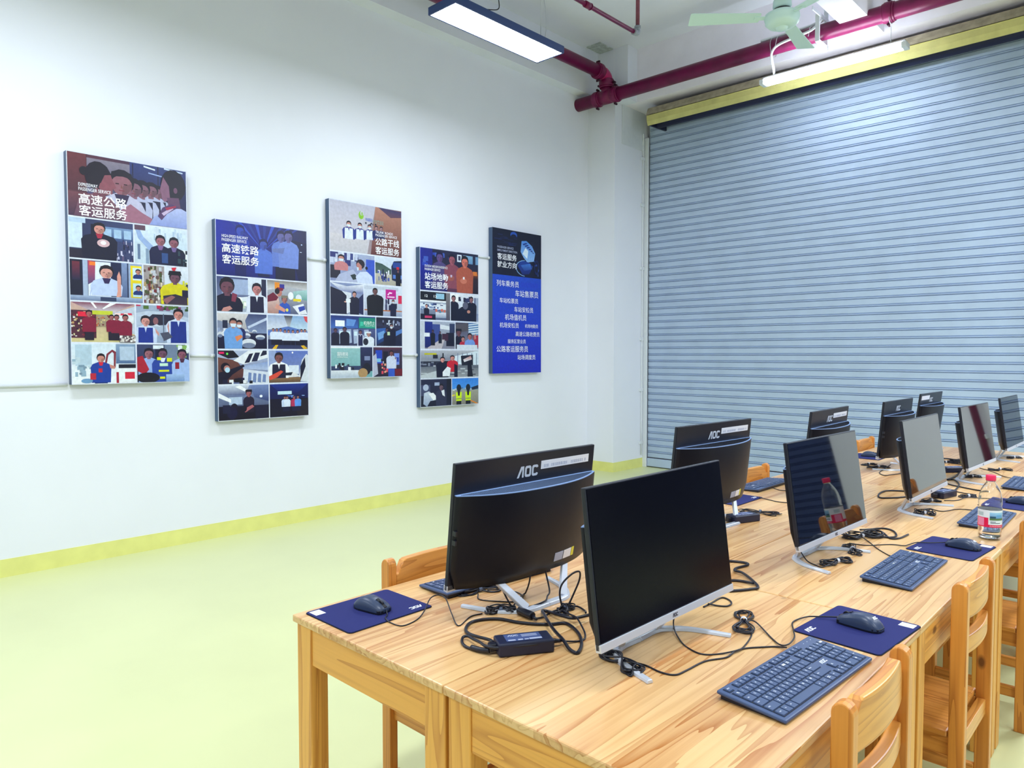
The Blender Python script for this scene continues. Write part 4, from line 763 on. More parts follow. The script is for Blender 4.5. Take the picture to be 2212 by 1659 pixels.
def draw5(c):
    c.tile(0, 0, 1, 1); c.r(0, 0, 1, .32, '#0a0e34', '#10123a')
    c.tile(0, .317, 1, 1); c.r(0, 0, 1, .45, '#2c58d0', '#2a4cd4'); c.r(0, .45, 1, 1, '#2a4cd4', '#2030c8')
    for x, y, w_, h_ in ((.56, .055, .38, .05), (.6, .28, .2, .03), (.18, .36, .1, .04), (.4, .7, .3, .04)): c.r(x, y, x + w_, y + h_, '#2f50d0')
    c.tile(0, .0, 1, .317)
    c.e(.42, .1, .07, .075, '#2c5cb8'); c.e(.42, .14, .06, .06, '#0c1038'); c.r(.02, .3, .48, .302, '#2a3a7c'); c.blobs(16, .1, .12, .5, .4, ['#1a2454', '#24306c'], .06, .006, 61)
    c.p([(.56, .44), (.58, .2), (.68, .18), (.8, .28), (.87, .44), (.84, .62), (.7, .66), (.62, .56)], '#5c98e4', '#9cc4f4'); c.p([(.60, .48), (.66, .34), (.72, .4), (.7, .58)], '#dfeefc'); 
    for k in range(6): c.p([(.60 + k * .04, .26 + k * .03), (.68 + k * .03, .22 + k * .04), (.70 + k * .03, .24 + k * .04), (.62 + k * .04, .29 + k * .03)], '#1c3c94')
    c.p([(.5, .76), (.58, .62), (.74, .66), (.82, .74), (.74, .92), (.6, .95)], '#244ca8', '#1a2f80'); c.p([(.56, .74), (.76, .68), (.8, .8), (.64, .86)], '#4c84d8', '#28489c')
    for k in range(10):
        a = math.radians(95 + k * 17); c.p([(.66 + .185 * math.cos(a), .8 + .17 * math.sin(a)), (.66 + .2 * math.cos(a), .8 + .185 * math.sin(a)), (.66 + .2 * math.cos(a + .32), .8 + .185 * math.sin(a + .32)), (.66 + .185 * math.cos(a + .32), .8 + .17 * math.sin(a + .32))], '#8cb4e4')
    c.e(.9, .75, .055, .17, '#1a2c70'); c.e(.9, .75, .035, .12, '#0c1238'); c.blobs(10, .84, .6, .96, .95, ['#3c5cac', '#101a4c'], .014, .02, 63)
    c.text('PASSENGER SERVICE', .09, .127, .32, .0145, .006, '#b8c0e0', left=True); c.text('EMPLOYMENT DIRECTION', .09, .150, .395, .0145, .006, '#b8c0e0', left=True)
    c.text('客运服务', .09, .191, .385, .045, .014, left=True); c.text('就业方向', .09, .245, .385, .045, .014, left=True)
    for st, u0, u1, v in (('列车乘务员', .075, .52, .375), ('车站售票员', .446, .934, .437), ('车站检票员', .134, .507, .493), ('车站安检员', .427, .824, .55), ('机场值机员', .24, .678, .607), ('机场安检员', .134, .52, .664),
                          ('机场地勤员', .649, .929, .665), ('高速公路收费员', .454, .963, .723), ('服务区营业员', .295, .666, .776), ('公路客运服务员', .073, .715, .83), ('站场调度员', .495, .873, .889)):
        c.text(st, u0, v, u1 - u0, None, .003, left=True)

poster('leftmost and largest-looking board, brown and navy photo of uniformed women on top', 1.512, 2.822, draw1)
poster('second board from the left, hung low, blue train photo on top', 2.520, 2.503, draw2)
poster('third board from the left, hung high, beige ticket hall photo on top', 3.535, 2.816, draw3)
poster('fourth board from the left, hung low, three women in orange on top', 4.548, 2.505, draw4)
poster('rightmost board, plain blue list of white lines below a dark emblem', 5.553, 2.822, draw5)

# ---------------------------------------------------------------- tables
TZ0 = .75
def make_table(label, x0, x1, y0, y1, group):
    t = thing('pine_table', label, 'table', ((x0 + x1) / 2, (y0 + y1) / 2, 0), 0, group)
    hx, hy = (x1 - x0) / 2, (y1 - y0) / 2
    MB().box(-hx, hx, -hy, hy, TZ0 - .020, TZ0).build('tabletop', M['table_top'], t, .004)
    lx, ly = .068, .052
    ix, iy = .004, .012
    for sx in (-1, 1):
        for sy in (-1, 1):
            a, b = sorted((sx * (hx - ix), sx * (hx - ix - lx))); c, d = sorted((sy * (hy - iy), sy * (hy - iy - ly)))
            MB().box(a, b, c, d, 0, TZ0 - .02).build('leg', M['wood_z'], t, .003)
    for sy in (-1, 1):
        c, d = sorted((sy * (hy - iy - .004), sy * (hy - iy - .026)))
        MB().box(-hx + ix + lx, hx - ix - lx, c, d, TZ0 - .125, TZ0 - .02).build('apron', M['wood_x'], t, .002)
    for sx in (-1, 1):
        a, b = sorted((sx * (hx - ix - .006), sx * (hx - ix - .028)))
        MB().box(a, b, -hy + iy + ly, hy - iy - ly, TZ0 - .125, TZ0 - .02).build('apron', M['wood_y'], t, .002)
    return t
Y0, TL = .992, 1.055
ordn = ['nearest', 'second', 'third', 'fourth', 'farthest']
for i in range(5):
    ya = Y0 + i * TL; yb = ya + TL - .003
    make_table(f'{ordn[i]} pine table of the row beside the poster wall', -1.757, -1.145, ya, yb, 'pine tables in two rows')
    make_table(f'{ordn[i]} pine table of the row on the chair side at right', -1.142, -.497, ya, yb, 'pine tables in two rows')

# ---------------------------------------------------------------- chairs (back towards +X in their own frame)
def make_chair(label):
    t = thing('pine_chair', label, 'chair', (0, 0, 0), 0, 'pine chairs along the tables')
    H, hw, py = .822, .020, .172
    for s in (-1, 1):
        out = [(-hw, 0), (hw, 0), (hw, H - .022)] + [(hw * math.cos(a), H - .022 + .022 * math.sin(a)) for a in [PI * k / 8 for k in range(1, 8)]] + [(-hw, H - .022)]
        MB().prism(out, s * py - .015, s * py + .015, 'y').build('rear_post', M['chair_z'], t, .003)
    def rail(z0, ztop, name, th=.026, bow=.016):
        n = 28; mb = MB(); vs = []
        for i in range(n + 1):
            u = -1 + 2 * i / n; y = u * (py - .015)
            x = -.006 + bow * (1 - u * u)
            zt = ztop(abs(u))
            vs += [(x - th / 2, y, z0), (x + th / 2, y, z0), (x + th / 2, y, zt), (x - th / 2, y, zt)]
        fs = []
        for i in range(n):
            o = 4 * i; fs += [(o + k, o + (k + 1) % 4, o + 4 + (k + 1) % 4, o + 4 + k) for k in range(4)]
        fs += [(0, 1, 2, 3), (4 * n, 4 * n + 1, 4 * n + 2, 4 * n + 3)]
        mb.add(vs, fs).build(name, M['chair_y'], t, .003)
    def scal(u):
        k = min(max((.96 - u) / .22, 0), 1); k = k * k * (3 - 2 * k); return .772 + .040 * k
    rail(.712, scal, 'top_rail')
    rail(.612, lambda u: .662, 'middle_rail')
    MB().box(-.350, -.022, -.185, .185, .382, .400).build('seat', M['chair_x'], t, .005)
    MB().box(-.015, .008, -py + .015, py - .015, .335, .382).build('seat_rail', M['chair_y'], t, .002)
    for s in (-1, 1):
        MB().box(-.335, -.295, s * .155 - .018, s * .155 + .018, 0, .382).build('front_leg', M['chair_z'], t, .003)
        MB().box(-.295, -.020, s * .163 - .010, s * .163 + .010, .325, .382).build('side_rail', M['chair_x'], t, .002)
        MB().box(-.295, -.020, s * .163 - .010, s * .163 + .010, .125, .165).build('stretcher', M['chair_x'], t, .002)
    MB().box(-.325, -.303, -.137, .137, .325, .382).build('front_rail', M['chair_y'], t, .002)
    MB().box(-.325, -.303, -.137, .137, .20, .24).build('cross_stretcher', M['chair_y'], t, .002)
    return t
chair = make_chair('nearest pine chair at right, its scalloped back beside the nearest keyboard')
chair.location = (-.449, 1.525, 0)
dup(chair, (-.458, 2.455, 0), 0, 'second pine chair at right, pushed in below the bottle and the second keyboard')
dup(chair, (-.458, 3.50, 0), 0, 'pine chair at right edge under the third table, only its seat and rails showing')
dup(chair, (-.458, 4.55, 0), 0, 'pine chair tucked under the fourth table of the right row')
dup(chair, (-1.795, 1.515, 0), PI, 'pine chair by the poster wall side, its back rising behind the left keyboard')
dup(chair, (-1.805, 3.87, 0), PI, 'pine chair whose post tip shows right of the second rear-facing computer')
dup(chair, (-1.815, 5.78, 0), PI, 'far pine chair whose backrest corner shows against the shutter')

# ---------------------------------------------------------------- all-in-one computers (screen towards +X in their own frame)
TILT = .126
PWD, PH, PZ = .57, .342, .082        # panel width, height, bottom edge above the table
def make_computer(label, tilt, screen='screen'):
    t = thing('desktop_computer', label, 'computer', (0, 0, TZ0), 0, 'all-in-one computers on the tables')
    R = Matrix.Translation((0, 0, PZ)) @ Matrix.Rotation(-tilt, 4, 'Y')     # panel frame: x = outward normal, z = up the panel
    W2 = PWD / 2
    MB().box(-.012, 0, -W2, W2, .002, PH, R).build('bezel', M['black_plastic'], t, .002)
    MB().box(0, .0012, -W2 + .004, W2 - .004, .019, PH - .004, R).build('screen', M[screen], t)
    MB().box(-.012, .0025, -W2, W2, -.001, .0165, R).build('chin', M['silver'], t, .001)
    lg = MB(); put_logo(lg, lambda a, b: R @ Vector((.003, a, .008 + b)), .0085); lg.build('front_logo', M['logo_dark'], t)
    # bulging rear housing
    zt = PH * .755; n = 40; vs = []
    def dep(u): return .010 + .056 * (1 - abs(u) ** 2.6)
    levels = [(zt, 1.0, 0), (zt - .004, 1.0, .002), (.06, 1.0, 0), (.03, .96, -.006), (.006, .93, -.014)]
    hb = MB()
    for z, kw, ex in levels:
        for i in range(n + 1):
            u = -1 + 2 * i / n
            vs.append(R @ Vector((-.012 - max(dep(u) + ex * (1 - abs(u)), .001), u * (W2 - .001) * kw, z)))
        for i in range(n + 1):
            u = 1 - 2 * i / n; vs.append(R @ Vector((-.0115, u * (W2 - .001) * kw, z)))
    m2 = 2 * (n + 1); fs = []
    for k in range(len(levels) - 1):
        for i in range(m2):
            j = (i + 1) % m2; fs.append((k * m2 + i, k * m2 + j, (k + 1) * m2 + j, (k + 1) * m2 + i))
    hb.add(vs, fs, smooth=True)
    hb.add(vs, [tuple(range((len(levels) - 1) * m2, len(levels) * m2))])
    ho = hb.build('rear_housing', M['housing'], t)
    # vent ledge on top of the housing
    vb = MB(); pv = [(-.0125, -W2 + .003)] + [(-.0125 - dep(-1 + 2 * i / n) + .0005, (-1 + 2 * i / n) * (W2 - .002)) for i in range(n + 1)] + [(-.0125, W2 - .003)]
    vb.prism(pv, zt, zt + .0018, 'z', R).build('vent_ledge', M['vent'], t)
    sb = MB()
    k = 0; y = -W2 + .018
    while y < W2 - .018:
        u = y / W2; d = dep(u) - .006
        if d > .012: sb.box(-.012 - d, -.020, y - .0006, y + .0006, zt + .0015, zt + .0024, R)
        y += .0042
    sb.build('vent_slots', M['slot'], t)
    lg = MB(); put_logo(lg, lambda a, b: R @ Vector((-.0128, -a + .0155, PH - .050 + b)), .032); lg.build('rear_logo', M['logo'], t)
    # stand: low bow-shaped foot with two splayed struts
    st = MB()
    foot = []
    for s in (-1, 1):
        pts = [(-.105, s * .0, .006), (-.105, s * .07, .006), (-.088, s * .105, .006), (-.04, s * .145, .0055), (.052, s * .178, .005)]
        P = smooth_line(pts, 8); vs = []; m = len(P)
        for i, p in enumerate(P):
            tn = (P[min(i + 1, m - 1)] - P[max(i - 1, 0)]).normalized(); nn = Vector((-tn.y, tn.x, 0)); f_ = i / (m - 1)
            hw = .0150 * (1 - .45 * f_); ht = .0105 - .002 * f_
            vs += [p + nn * hw - Vector((0, 0, p.z)), p - nn * hw - Vector((0, 0, p.z)), p - nn * hw * .7 + Vector((0, 0, ht - p.z)), p + nn * hw * .7 + Vector((0, 0, ht - p.z))]
        fs = []
        for i in range(m - 1):
            o = 4 * i; fs += [(o + k, o + (k + 1) % 4, o + 4 + (k + 1) % 4, o + 4 + k) for k in range(4)]
        fs += [(0, 1, 2, 3), (4 * m - 4, 4 * m - 3, 4 * m - 2, 4 * m - 1)]
        st.add(vs, fs)
    so = st.build('stand_foot', M['silver'], t, .002)
    for s in (-1, 1):
        b = MB(); a0 = Vector((-.100, s * .075, .008)); a1 = Vector((-.030, s * .165, .118))
        d = (a1 - a0).normalized(); sd = Vector((0, 1, 0)); sd = (sd - d * sd.dot(d)).normalized(); nn = d.cross(sd)
        vs = []
        for p, hw in ((a0, .013), (a1, .009)):
            vs += [p + sd * hw + nn * .005, p - sd * hw + nn * .005, p - sd * hw - nn * .005, p + sd * hw - nn * .005]
        b.add(vs, [(0, 1, 5, 4), (1, 2, 6, 5), (2, 3, 7, 6), (3, 0, 4, 7), (0, 1, 2, 3), (4, 5, 6, 7)]).build('stand_strut', M['silver'], t, .002)
    for z in (.13, .155):
        MB().box(-.03, -.017, W2 - .006, W2 - .0002, z, z + .013, R).build('side_port', M['black_plastic'], t)
    for nm_, ya, yb, mt_ in (('spec_label', -.100, -.062, 'ink'), ('rating_label', -.142, -.104, 'sticker'), ('warning_label', -.158, -.145, 'yellow_tag')):
        vs = []
        for z in (.030, .056):
            for y in (ya, yb):
                u = y / W2; kx = .012 + dep(u) - .006 * (1 - abs(u)) * (.06 - z) / .03 + .0012
                vs += [R @ Vector((-kx, y, z)), R @ Vector((-kx + .004, y, z))]
        MB().add(vs, [(0, 2, 6, 4), (1, 5, 7, 3), (0, 1, 3, 2), (4, 6, 7, 5), (0, 4, 5, 1), (2, 3, 7, 6)]).build(nm_, M[mt_], t)
    return t, R
def add_sticker(t, R, u0, u1, z0, z1, text=True):
    MB().box(-.0132, -.0121, -u1, -u0, z0, z1, R).build('name_sticker', M['sticker'], t)
    if text:
        ik = MB(); rr = random.Random(3); y = u0 + .012
        while y < u1 - .016:
            wd = rr.choice((.004, .006, .007)); 
            if rr.random() > .18:
                for q in range(2):
                    ik.box(-.0135, -.0133, -y - wd, -y, z0 + .0055 + q * .0045, z0 + .0075 + q * .0045, R)
                ik.box(-.0135, -.0133, -y - wd * .6, -y - wd * .35, z0 + .0045, z0 + .0135, R)
            y += wd + .0025
        ik.build('sticker_writing', M['ink'], t)
comp, RA = make_computer('large dark screen of the nearest computer facing right', .126, 'screen_matte')
comp.location = (-.877, 1.481, TZ0); comp.rotation_euler.z = -.015
comp2, RB = make_computer('nearest computer turned to the poster wall, its back and wide name sticker in view', .107)
add_sticker(comp2, RB, .042, .258, PH - .050, PH - .026)
CP = {'R1': comp, 'L1': comp2}
compR, RE_ = make_computer('second screen of the right row', .14)
for nm, (x, y, rz, lb) in dict(R2=(-.880, 2.533, -.035, 'second screen of the right row, with the bottle and dark shutter mirrored in it'),
                               R3=(-.852, 3.624, -.003, 'third screen of the right row, mirroring the pale wall, a power brick under it'),
                               R4=(-.854, 4.711, -.041, 'fourth screen of the right row, with a red pipe mirrored in it'),
                               R5=(-.869, 5.816, -.009, 'farthest screen of the right row, cut by the right picture edge')).items():
    if nm == 'R2':
        CP[nm] = compR; compR.location = (x, y, TZ0); compR.rotation_euler.z = rz; compR['label'] = lb
    else: CP[nm] = dup(compR, (x, y, TZ0), rz, lb)
comp2.location = (-1.410, 1.521, TZ0); comp2.rotation_euler.z = PI - .021
# rear-facing ones with other stickers
CP['L2'] = dup(comp2, (-1.478, 2.737, TZ0), PI - .055, 'second rear-facing computer, name sticker touching its top right corner')
CP['L3'] = dup(comp2, (-1.413, 3.833, TZ0), PI + .036, 'third rear-facing computer, half hidden behind the second screen')
comp4, RC = make_computer('fourth rear-facing computer, no sticker on its back', .09)
comp4.location = (-1.370, 4.869, TZ0); comp4.rotation_euler.z = PI - .006
comp5, RD = make_computer('farthest rear-facing computer, with a short sticker at its top left', .126)
add_sticker(comp5, RD, -.26, -.06, PH - .046, PH - .016, False)
CP['L4'] = comp4
comp5.location = (-1.471, 6.0, TZ0); comp5.rotation_euler.z = PI - .008

# ---------------------------------------------------------------- keyboards (user side +X in their own frame, left end -Y)
KL, KW = .42, .148
def make_keyboard(label, rot=0):
    t = thing('keyboard', label, 'keyboard', (0, 0, 0), 0, 'black keyboards on the tables')
    L2, W2 = KL / 2, KW / 2
    def zt(x): return .0185 - (x + W2) / KW * .009          # top slopes down towards the user
    def slab(x0, x1, y0, y1, zl, zh):
        return [(x0, y0, zl(x0)), (x1, y0, zl(x1)), (x1, y1, zl(x1)), (x0, y1, zl(x0)), (x0, y0, zh(x0)), (x1, y0, zh(x1)), (x1, y1, zh(x1)), (x0, y1, zh(x0))]
    BF = [(0, 3, 2, 1), (4, 5, 6, 7), (0, 1, 5, 4), (1, 2, 6, 5), (2, 3, 7, 6), (3, 0, 4, 7)]
    MB().add(slab(-W2 + .006, W2 - .008, -L2 + .006, L2 - .006, lambda x: 0, lambda x: zt(x) - .004), BF).build('underside', M['kb_side'], t, .002)
    MB().add(slab(-W2, W2, -L2, L2, lambda x: zt(x) - .0075, zt), BF).build('case', M['kb'], t, .003)
    leg = MB(); cnt = 0; gap_shade = MB()
    u = (KL - .022) / 22.6; ru = .0222; x0 = -W2 + .028
    def key(row, col, w_, ch='', h_=1):
        nonlocal cnt
        y0 = -L2 + .011 + col * u + .0011; y1 = y0 + w_ * u - .0022
        if row == 0: xa = -W2 + .009; xb = xa + .0148
        else: xa = x0 + (row - 1) * ru + .001; xb = xa + ru * h_ - .002
        mb = MB(); zb = lambda x: zt(x) - .001; zh = lambda x: zt(x) + .0030; i = .0010
        e_ = .0011; gap_shade.add(slab(xa - e_, xb + e_, y0 - e_, y1 + e_, lambda x: zt(x) - .002, lambda x: zt(x) + .0005), BF)
        vs = [(xa, y0, zb(xa)), (xb, y0, zb(xb)), (xb, y1, zb(xb)), (xa, y1, zb(xa)), (xa + i, y0 + i, zh(xa)), (xb - i, y0 + i, zh(xb)), (xb - i, y1 - i, zh(xb)), (xa + i, y1 - i, zh(xa))]
        o = mb.add(vs, BF).build('key', M['key'], t); cnt += 1
        if ch:
            cx, cy = xa + (xb - xa) * .42, y0 + min(w_ * u * .42, .008)
            hh = .0052 if len(ch) == 1 else .0034
            put_text(leg, ch, lambda a, b: (cx - b, cy + a, zt(cx - b) + .0033), hgt=hh, bold=.015)
        return o
    key(0, 0, 1, 'esc')
    for i in range(12): key(0, 1.9 + i + (i // 4) * .45, 1, 'F%d' % (i + 1))
    for i, ch in enumerate("`1234567890-="): key(1, i, 1, ch)
    key(1, 13, 2, '<')
    key(2, 0, 1.5, 'tab')
    for i, ch in enumerate('QWERTYUIOP[]'): key(2, 1.5 + i, 1, ch)
    key(2, 13.5, 1.5, '|')
    key(3, 0, 1.8, 'caps')
    for i, ch in enumerate("ASDFGHJKL;'"): key(3, 1.8 + i, 1, ch)
    key(3, 12.8, 2.2, 'enter')
    key(4, 0, 2.25, 'shift')
    for i, ch in enumerate('ZXCVBNM,./'): key(4, 2.25 + i, 1, ch)
    key(4, 12.25, 2.75, 'shift')
    for c_, w_, ch in ((0, 1.25, 'ctrl'), (1.25, 1.2, 'fn'), (2.45, 1.25, 'alt'), (3.7, 6.1, ''), (9.8, 1.3, 'alt'), (11.1, 1.3, 'fn'), (12.4, 1.3, '='), (13.7, 1.3, 'ctrl')): key(5, c_, w_, ch)
    for r_ in (1, 2):
        for i in range(3): key(r_, 15.25 + i, 1, 'ins')
    key(4, 16.25, 1, '^')
    for i in range(3): key(5, 15.25 + i, 1, '<')
    for i in range(3): key(0, 15.25 + i, 1, 'prt')
    for r_, row in enumerate((('n', '/', '*', '-'), '789', '456', '123')):
        for i, ch in enumerate(row): key(1 + r_, 18.55 + i, 1, ch)
    key(2, 21.55, 1, '+', 2); key(4, 21.55, 1, 'ent', 2); key(5, 18.55, 2, '0'); key(5, 20.55, 1, '.')
    for i in range(3): MB().box(-W2 + .013, -W2 + .0145, L2 - .060 + i * .018, L2 - .057 + i * .018, zt(-W2 + .014), zt(-W2 + .014) + .0004).build('indicator_light', M['legend'], t)
    xx = x0 + 2.5 * ru; yy = -L2 + .011 + 16.75 * u
    lg_ = MB(); put_logo(lg_, lambda a, b: (xx - b, yy + a, zt(xx - b) + .0006), .0105); lg_.build('printed_logo', M['legend'], t)
    gap_shade.build('key_gap_shade', M['slot'], t)  # near-black sheet paints the shadow in the gaps around the keys
    leg.build('key_legends', M['legend'], t)
    return t
kb = make_keyboard('nearest keyboard, below the large dark screen and beside the nearest chair')
KB = {'R1': kb}
kb.location = (-.607, 1.541, TZ0); kb.rotation_euler.z = -.058
KB['R2'] = dup(kb, (-.668, 2.553, TZ0), .0, 'keyboard in front of the second screen of the right row')
KB['R3'] = dup(kb, (-.628, 3.585, TZ0), .02, 'keyboard just behind the clear bottle')
KB['R4'] = dup(kb, (-.660, 4.685, TZ0), .02, 'keyboard cut by the right edge, behind the third blue mouse pad')
KB['L1'] = dup(kb, (-1.590, 1.572, TZ0), PI - .10, 'keyboard half hidden behind the nearest rear-facing computer')
KB['L2'] = dup(kb, (-1.672, 3.715, TZ0), PI, 'keyboard between the second and third rear-facing computers')

# ---------------------------------------------------------------- mouse pads and mice
def rrect(hx, hy, r, n=6):
    out = []
    for sx, sy, a0 in ((1, 1, 0), (-1, 1, 90), (-1, -1, 180), (1, -1, 270)):
        for k in range(n + 1):
            a = math.radians(a0 + 90 * k / n); out.append((sx * (hx - r) + r * math.cos(a), sy * (hy - r) + r * math.sin(a)))
    return out
def make_pad(label):
    t = thing('mouse_pad', label, 'mouse pad', (0, 0, TZ0), 0, 'navy mouse pads')
    hx, hy = .107, .137
    MB().prism(rrect(hx, hy, .012), 0, .0018).build('backing', M['pad_edge'], t)
    MB().prism(rrect(hx - .0018, hy - .0018, .011), .0018, .0030).build('cloth', M['pad'], t)
    lg = MB(); put_logo(lg, lambda a, b: (-.078 - b, -.100 + a, .0032), .016); lg.build('printed_logo', M['sticker'], t)
    MB().prism([(.062, .098), (.098, .098), (.098, .128), (.062, .128)], .0030, .0033).build('blank_white_patch', M['sticker'], t)
    return t
pd = make_pad('navy mouse pad on the table corner nearest the poster wall')
pd.location = (-1.630, 1.154, TZ0); pd.rotation_euler.z = PI
dup(pd, (-.613, 1.930, TZ0), -.07, 'navy mouse pad at the right edge of the nearest tables')
dup(pd, (-.631, 2.976, TZ0), -.085, 'navy mouse pad in front of the clear bottle')
dup(pd, (-.615, 4.045, TZ0), -.06, 'navy mouse pad at the right edge behind the bottle')
dup(pd, (-1.635, 3.265, TZ0), PI, 'navy mouse pad peeping out right of the second rear-facing computer')
dup(pd, (-1.625, 5.27, TZ0), PI, 'far navy mouse pad left of the fourth rear-facing computer')

def make_mouse(label):
    t = thing('computer_mouse', label, 'mouse', (0, 0, 0), 0, 'black computer mice')
    # front towards -X
    prof = [(-.055, .030, .012), (-.050, .050, .018), (-.030, .056, .029), (0, .057, .037), (.025, .059, .036), (.042, .054, .026), (.053, .040, .013), (.057, .018, .006)]
    n = 14; vs = []
    for x, wd, h in prof:
        for k in range(n + 1):
            a = PI * k / n; c_ = math.cos(a); s_ = math.sin(a)
            vs.append((x, wd / 2 * math.copysign(abs(c_) ** .75, c_), .005 + (h - .005) * s_ ** .62))
    fs = []
    for i in range(len(prof) - 1):
        for k in range(n): fs.append((i * (n + 1) + k, i * (n + 1) + k + 1, (i + 1) * (n + 1) + k + 1, (i + 1) * (n + 1) + k))
    sh_ = MB().add(vs, fs, smooth=True); e = (len(prof) - 1) * (n + 1)
    sh_.add(vs, [tuple(range(n + 1)), tuple(range(e, e + n + 1))])
    so = sh_.build('shell', M['mouse'], t)
    sm = so.modifiers.new('smooth', 'SUBSURF'); sm.levels = 1; sm.render_levels = 1
    base = [(x * .985, wd / 2 * .97) for x, wd, h in prof]; base = base + [(x, -y) for x, y in base[::-1]]
    MB().prism(base, 0, .010).build('base', M['mouse_base'], t, .001)
    MB().cyl((-.034, -.0035, .0215), (-.034, .0035, .0215), .0085, 18).build('scroll_wheel', M['mouse_base'], t)
    MB().add([(-.0525, -.005, .0165), (-.02, -.005, .0335), (-.02, .005, .0335), (-.0525, .005, .0165), (-.0525, -.005, .0105), (-.02, -.005, .0275), (-.02, .005, .0275), (-.0525, .005, .0105)],
             [(0, 1, 2, 3), (4, 7, 6, 5), (0, 4, 5, 1), (3, 2, 6, 7), (0, 3, 7, 4), (1, 5, 6, 2)]).build('button_gap', M['mouse_base'], t)
    lg = MB(); put_logo(lg, lambda a, b: (.036 - b * .9 - .0, a, .0312 + b * .55), .0075)
    lg.build('palm_logo', M['sticker'], t)
    return t
PADZ = TZ0 + .0032
ms = make_mouse('mouse on the navy pad at the near left table corner, its buttons towards the cables')
ms.location = (-1.625, 1.158, PADZ); ms.rotation_euler.z = PI + .15
MS = {'L1': ms}
for nm, x, y, rz, lb in (('R1', -.612, 1.945, -.10, 'mouse on the navy pad beside the nearest keyboard at right'), ('R2', -.598, 2.998, -.10, 'mouse on the navy pad in front of the clear bottle'),
                     ('R3', -.588, 4.075, -.1, 'mouse at the right edge on the pad behind the bottle'), ('L4', -1.615, 5.27, PI + .2, 'far mouse left of the fourth rear-facing computer')):
    MS[nm] = dup(ms, (x, y, PADZ), rz, lb)
# ---------------------------------------------------------------- cords, tied bundles and power bricks
def cord(owner, name, pts, r=.0019, sub=6):
    """a cord is part of the device it leaves; points are given in the room, heights above the table top"""
    inv = (Matrix.Translation(owner.location) @ Matrix.Rotation(owner.rotation_euler.z, 4, 'Z')).inverted()
    mb = MB().tube([inv @ Vector((p[0], p[1], (p[2] if len(p) > 2 else 0) + TZ0 + r)) for p in pts], r, 8, sub)
    return mb.build(name, M['cord'], owner)
def bundle(label, x, y, ang, L, Wd, turns=5, r=.0019, tie='tie_white', lift=.012, seed=1, tails=None):
    t = thing('cable_bundle', label, 'cable bundle', (x, y, TZ0), ang, 'tied cable bundles on the tables')
    rr = random.Random(seed); pts = []
    for k in range(turns):
        a = L / 2 * (rr.uniform(.72, 1.05)); b = Wd / 2 * rr.uniform(.45, 1.05); sh2 = rr.uniform(-.1, .1) * L; zz = r + rr.uniform(0, lift)
        for j in range(12):
            th = 2 * PI * j / 12
            pts.append((a * math.cos(th) + sh2 * abs(math.cos(th)), b * math.sin(2 * th) * .9 + rr.uniform(-.001, .001), max(r, zz * (.55 + .45 * math.sin(th * 2 + k)) + (.004 if j % 6 == 3 else 0))))
    MB().tube(pts, r, 7, 4).build('loops', M['cord'], t)
    MB().lathe([(.0075, -.005), (.0085, -.004), (.0085, .004), (.0075, .005)], 14, Matrix.Translation((0, 0, .0088)) @ Matrix.Rotation(PI / 2, 4, 'Y'), cap=False).build('tie', M[tie], t)
    return t
BR = {}
def brick(label, x, y, ang, L=.135, Wd=.062, H=.032):
    t = thing('power_brick', label, 'power adapter', (x, y, TZ0), ang, 'black power bricks')
    MB().box(-L / 2, L / 2, -Wd / 2, Wd / 2, 0, H).build('case', M['adapter'], t, .005, 3)
    MB().box(-L / 2 + .022, L / 2 - .026, -Wd / 2 + .012, Wd / 2 - .010, H - .0002, H + .0006).build('rating_label', M['adapter_label'], t)
    k = MB(); put_logo(k, lambda a, b: (-L / 2 + .042 + a, Wd / 2 - .019 + b, H + .0009), .010)
    for i, (a, b, c_, d) in enumerate(((.026, .014, .018, .006), (.05, .014, .012, .006), (.066, .014, .010, .005), (.078, .0135, .030, .008))):
        k.box(-L / 2 + a, -L / 2 + a + c_, -Wd / 2 + b, -Wd / 2 + b + d, H + .0006, H + .0009)
    for i in range(4): k.box(-.004, .034, Wd / 2 - .017 - i * .004, Wd / 2 - .0155 - i * .004, H + .0006, H + .0008)
    k.build('label_print', M['ink'], t)
    MB().cyl((L / 2, .004, .014), (L / 2 + .026, .004, .012), .007, 12, .004).build('cord_grommet', M['cord'], t)
    MB().box(-L / 2 - .018, -L / 2 + .001, -.008, .013, .006, .024).build('inlet_plug', M['cord'], t, .003)
    return t
BR['R1'] = brick('power brick with printed label lying between the two nearest computers', -1.142, 1.246, math.atan2(.125, .078))
cord(BR['R1'], 'mains_cord', [(-1.203, 1.205, .010), (-1.227, 1.212, .008), (-1.281, 1.215, .002), (-1.316, 1.223), (-1.342, 1.248), (-1.355, 1.281), (-1.343, 1.318), (-1.315, 1.345), (-1.269, 1.359), (-1.229, 1.380), (-1.196, 1.408), (-1.176, 1.438), (-1.147, 1.433), (-1.103, 1.407), (-1.064, 1.368), (-1.042, 1.334), (-1.036, 1.312), (-1.060, 1.315, .002), (-1.09, 1.33, .010), (-1.135, 1.352, .014), (-1.185, 1.385, .016), (-1.235, 1.428, .010), (-1.270, 1.460, .003), (-1.262, 1.474), (-1.226, 1.457, .008), (-1.191, 1.456, .009), (-1.165, 1.467, .008), (-1.13, 1.500, .018), (-1.08, 1.50, .034)], .0042)
cord(BR['R1'], 'plug_cord', [(-1.178, 1.176, .006), (-1.200, 1.164, .004), (-1.23, 1.161), (-1.252, 1.160), (-1.277, 1.172), (-1.292, 1.189, .003), (-1.283, 1.197, .006), (-1.257, 1.190, .008), (-1.222, 1.180, .012), (-1.190, 1.168, .016), (-1.155, 1.180, .018), (-1.112, 1.240, .020), (-1.09, 1.285, .019)], .0036)
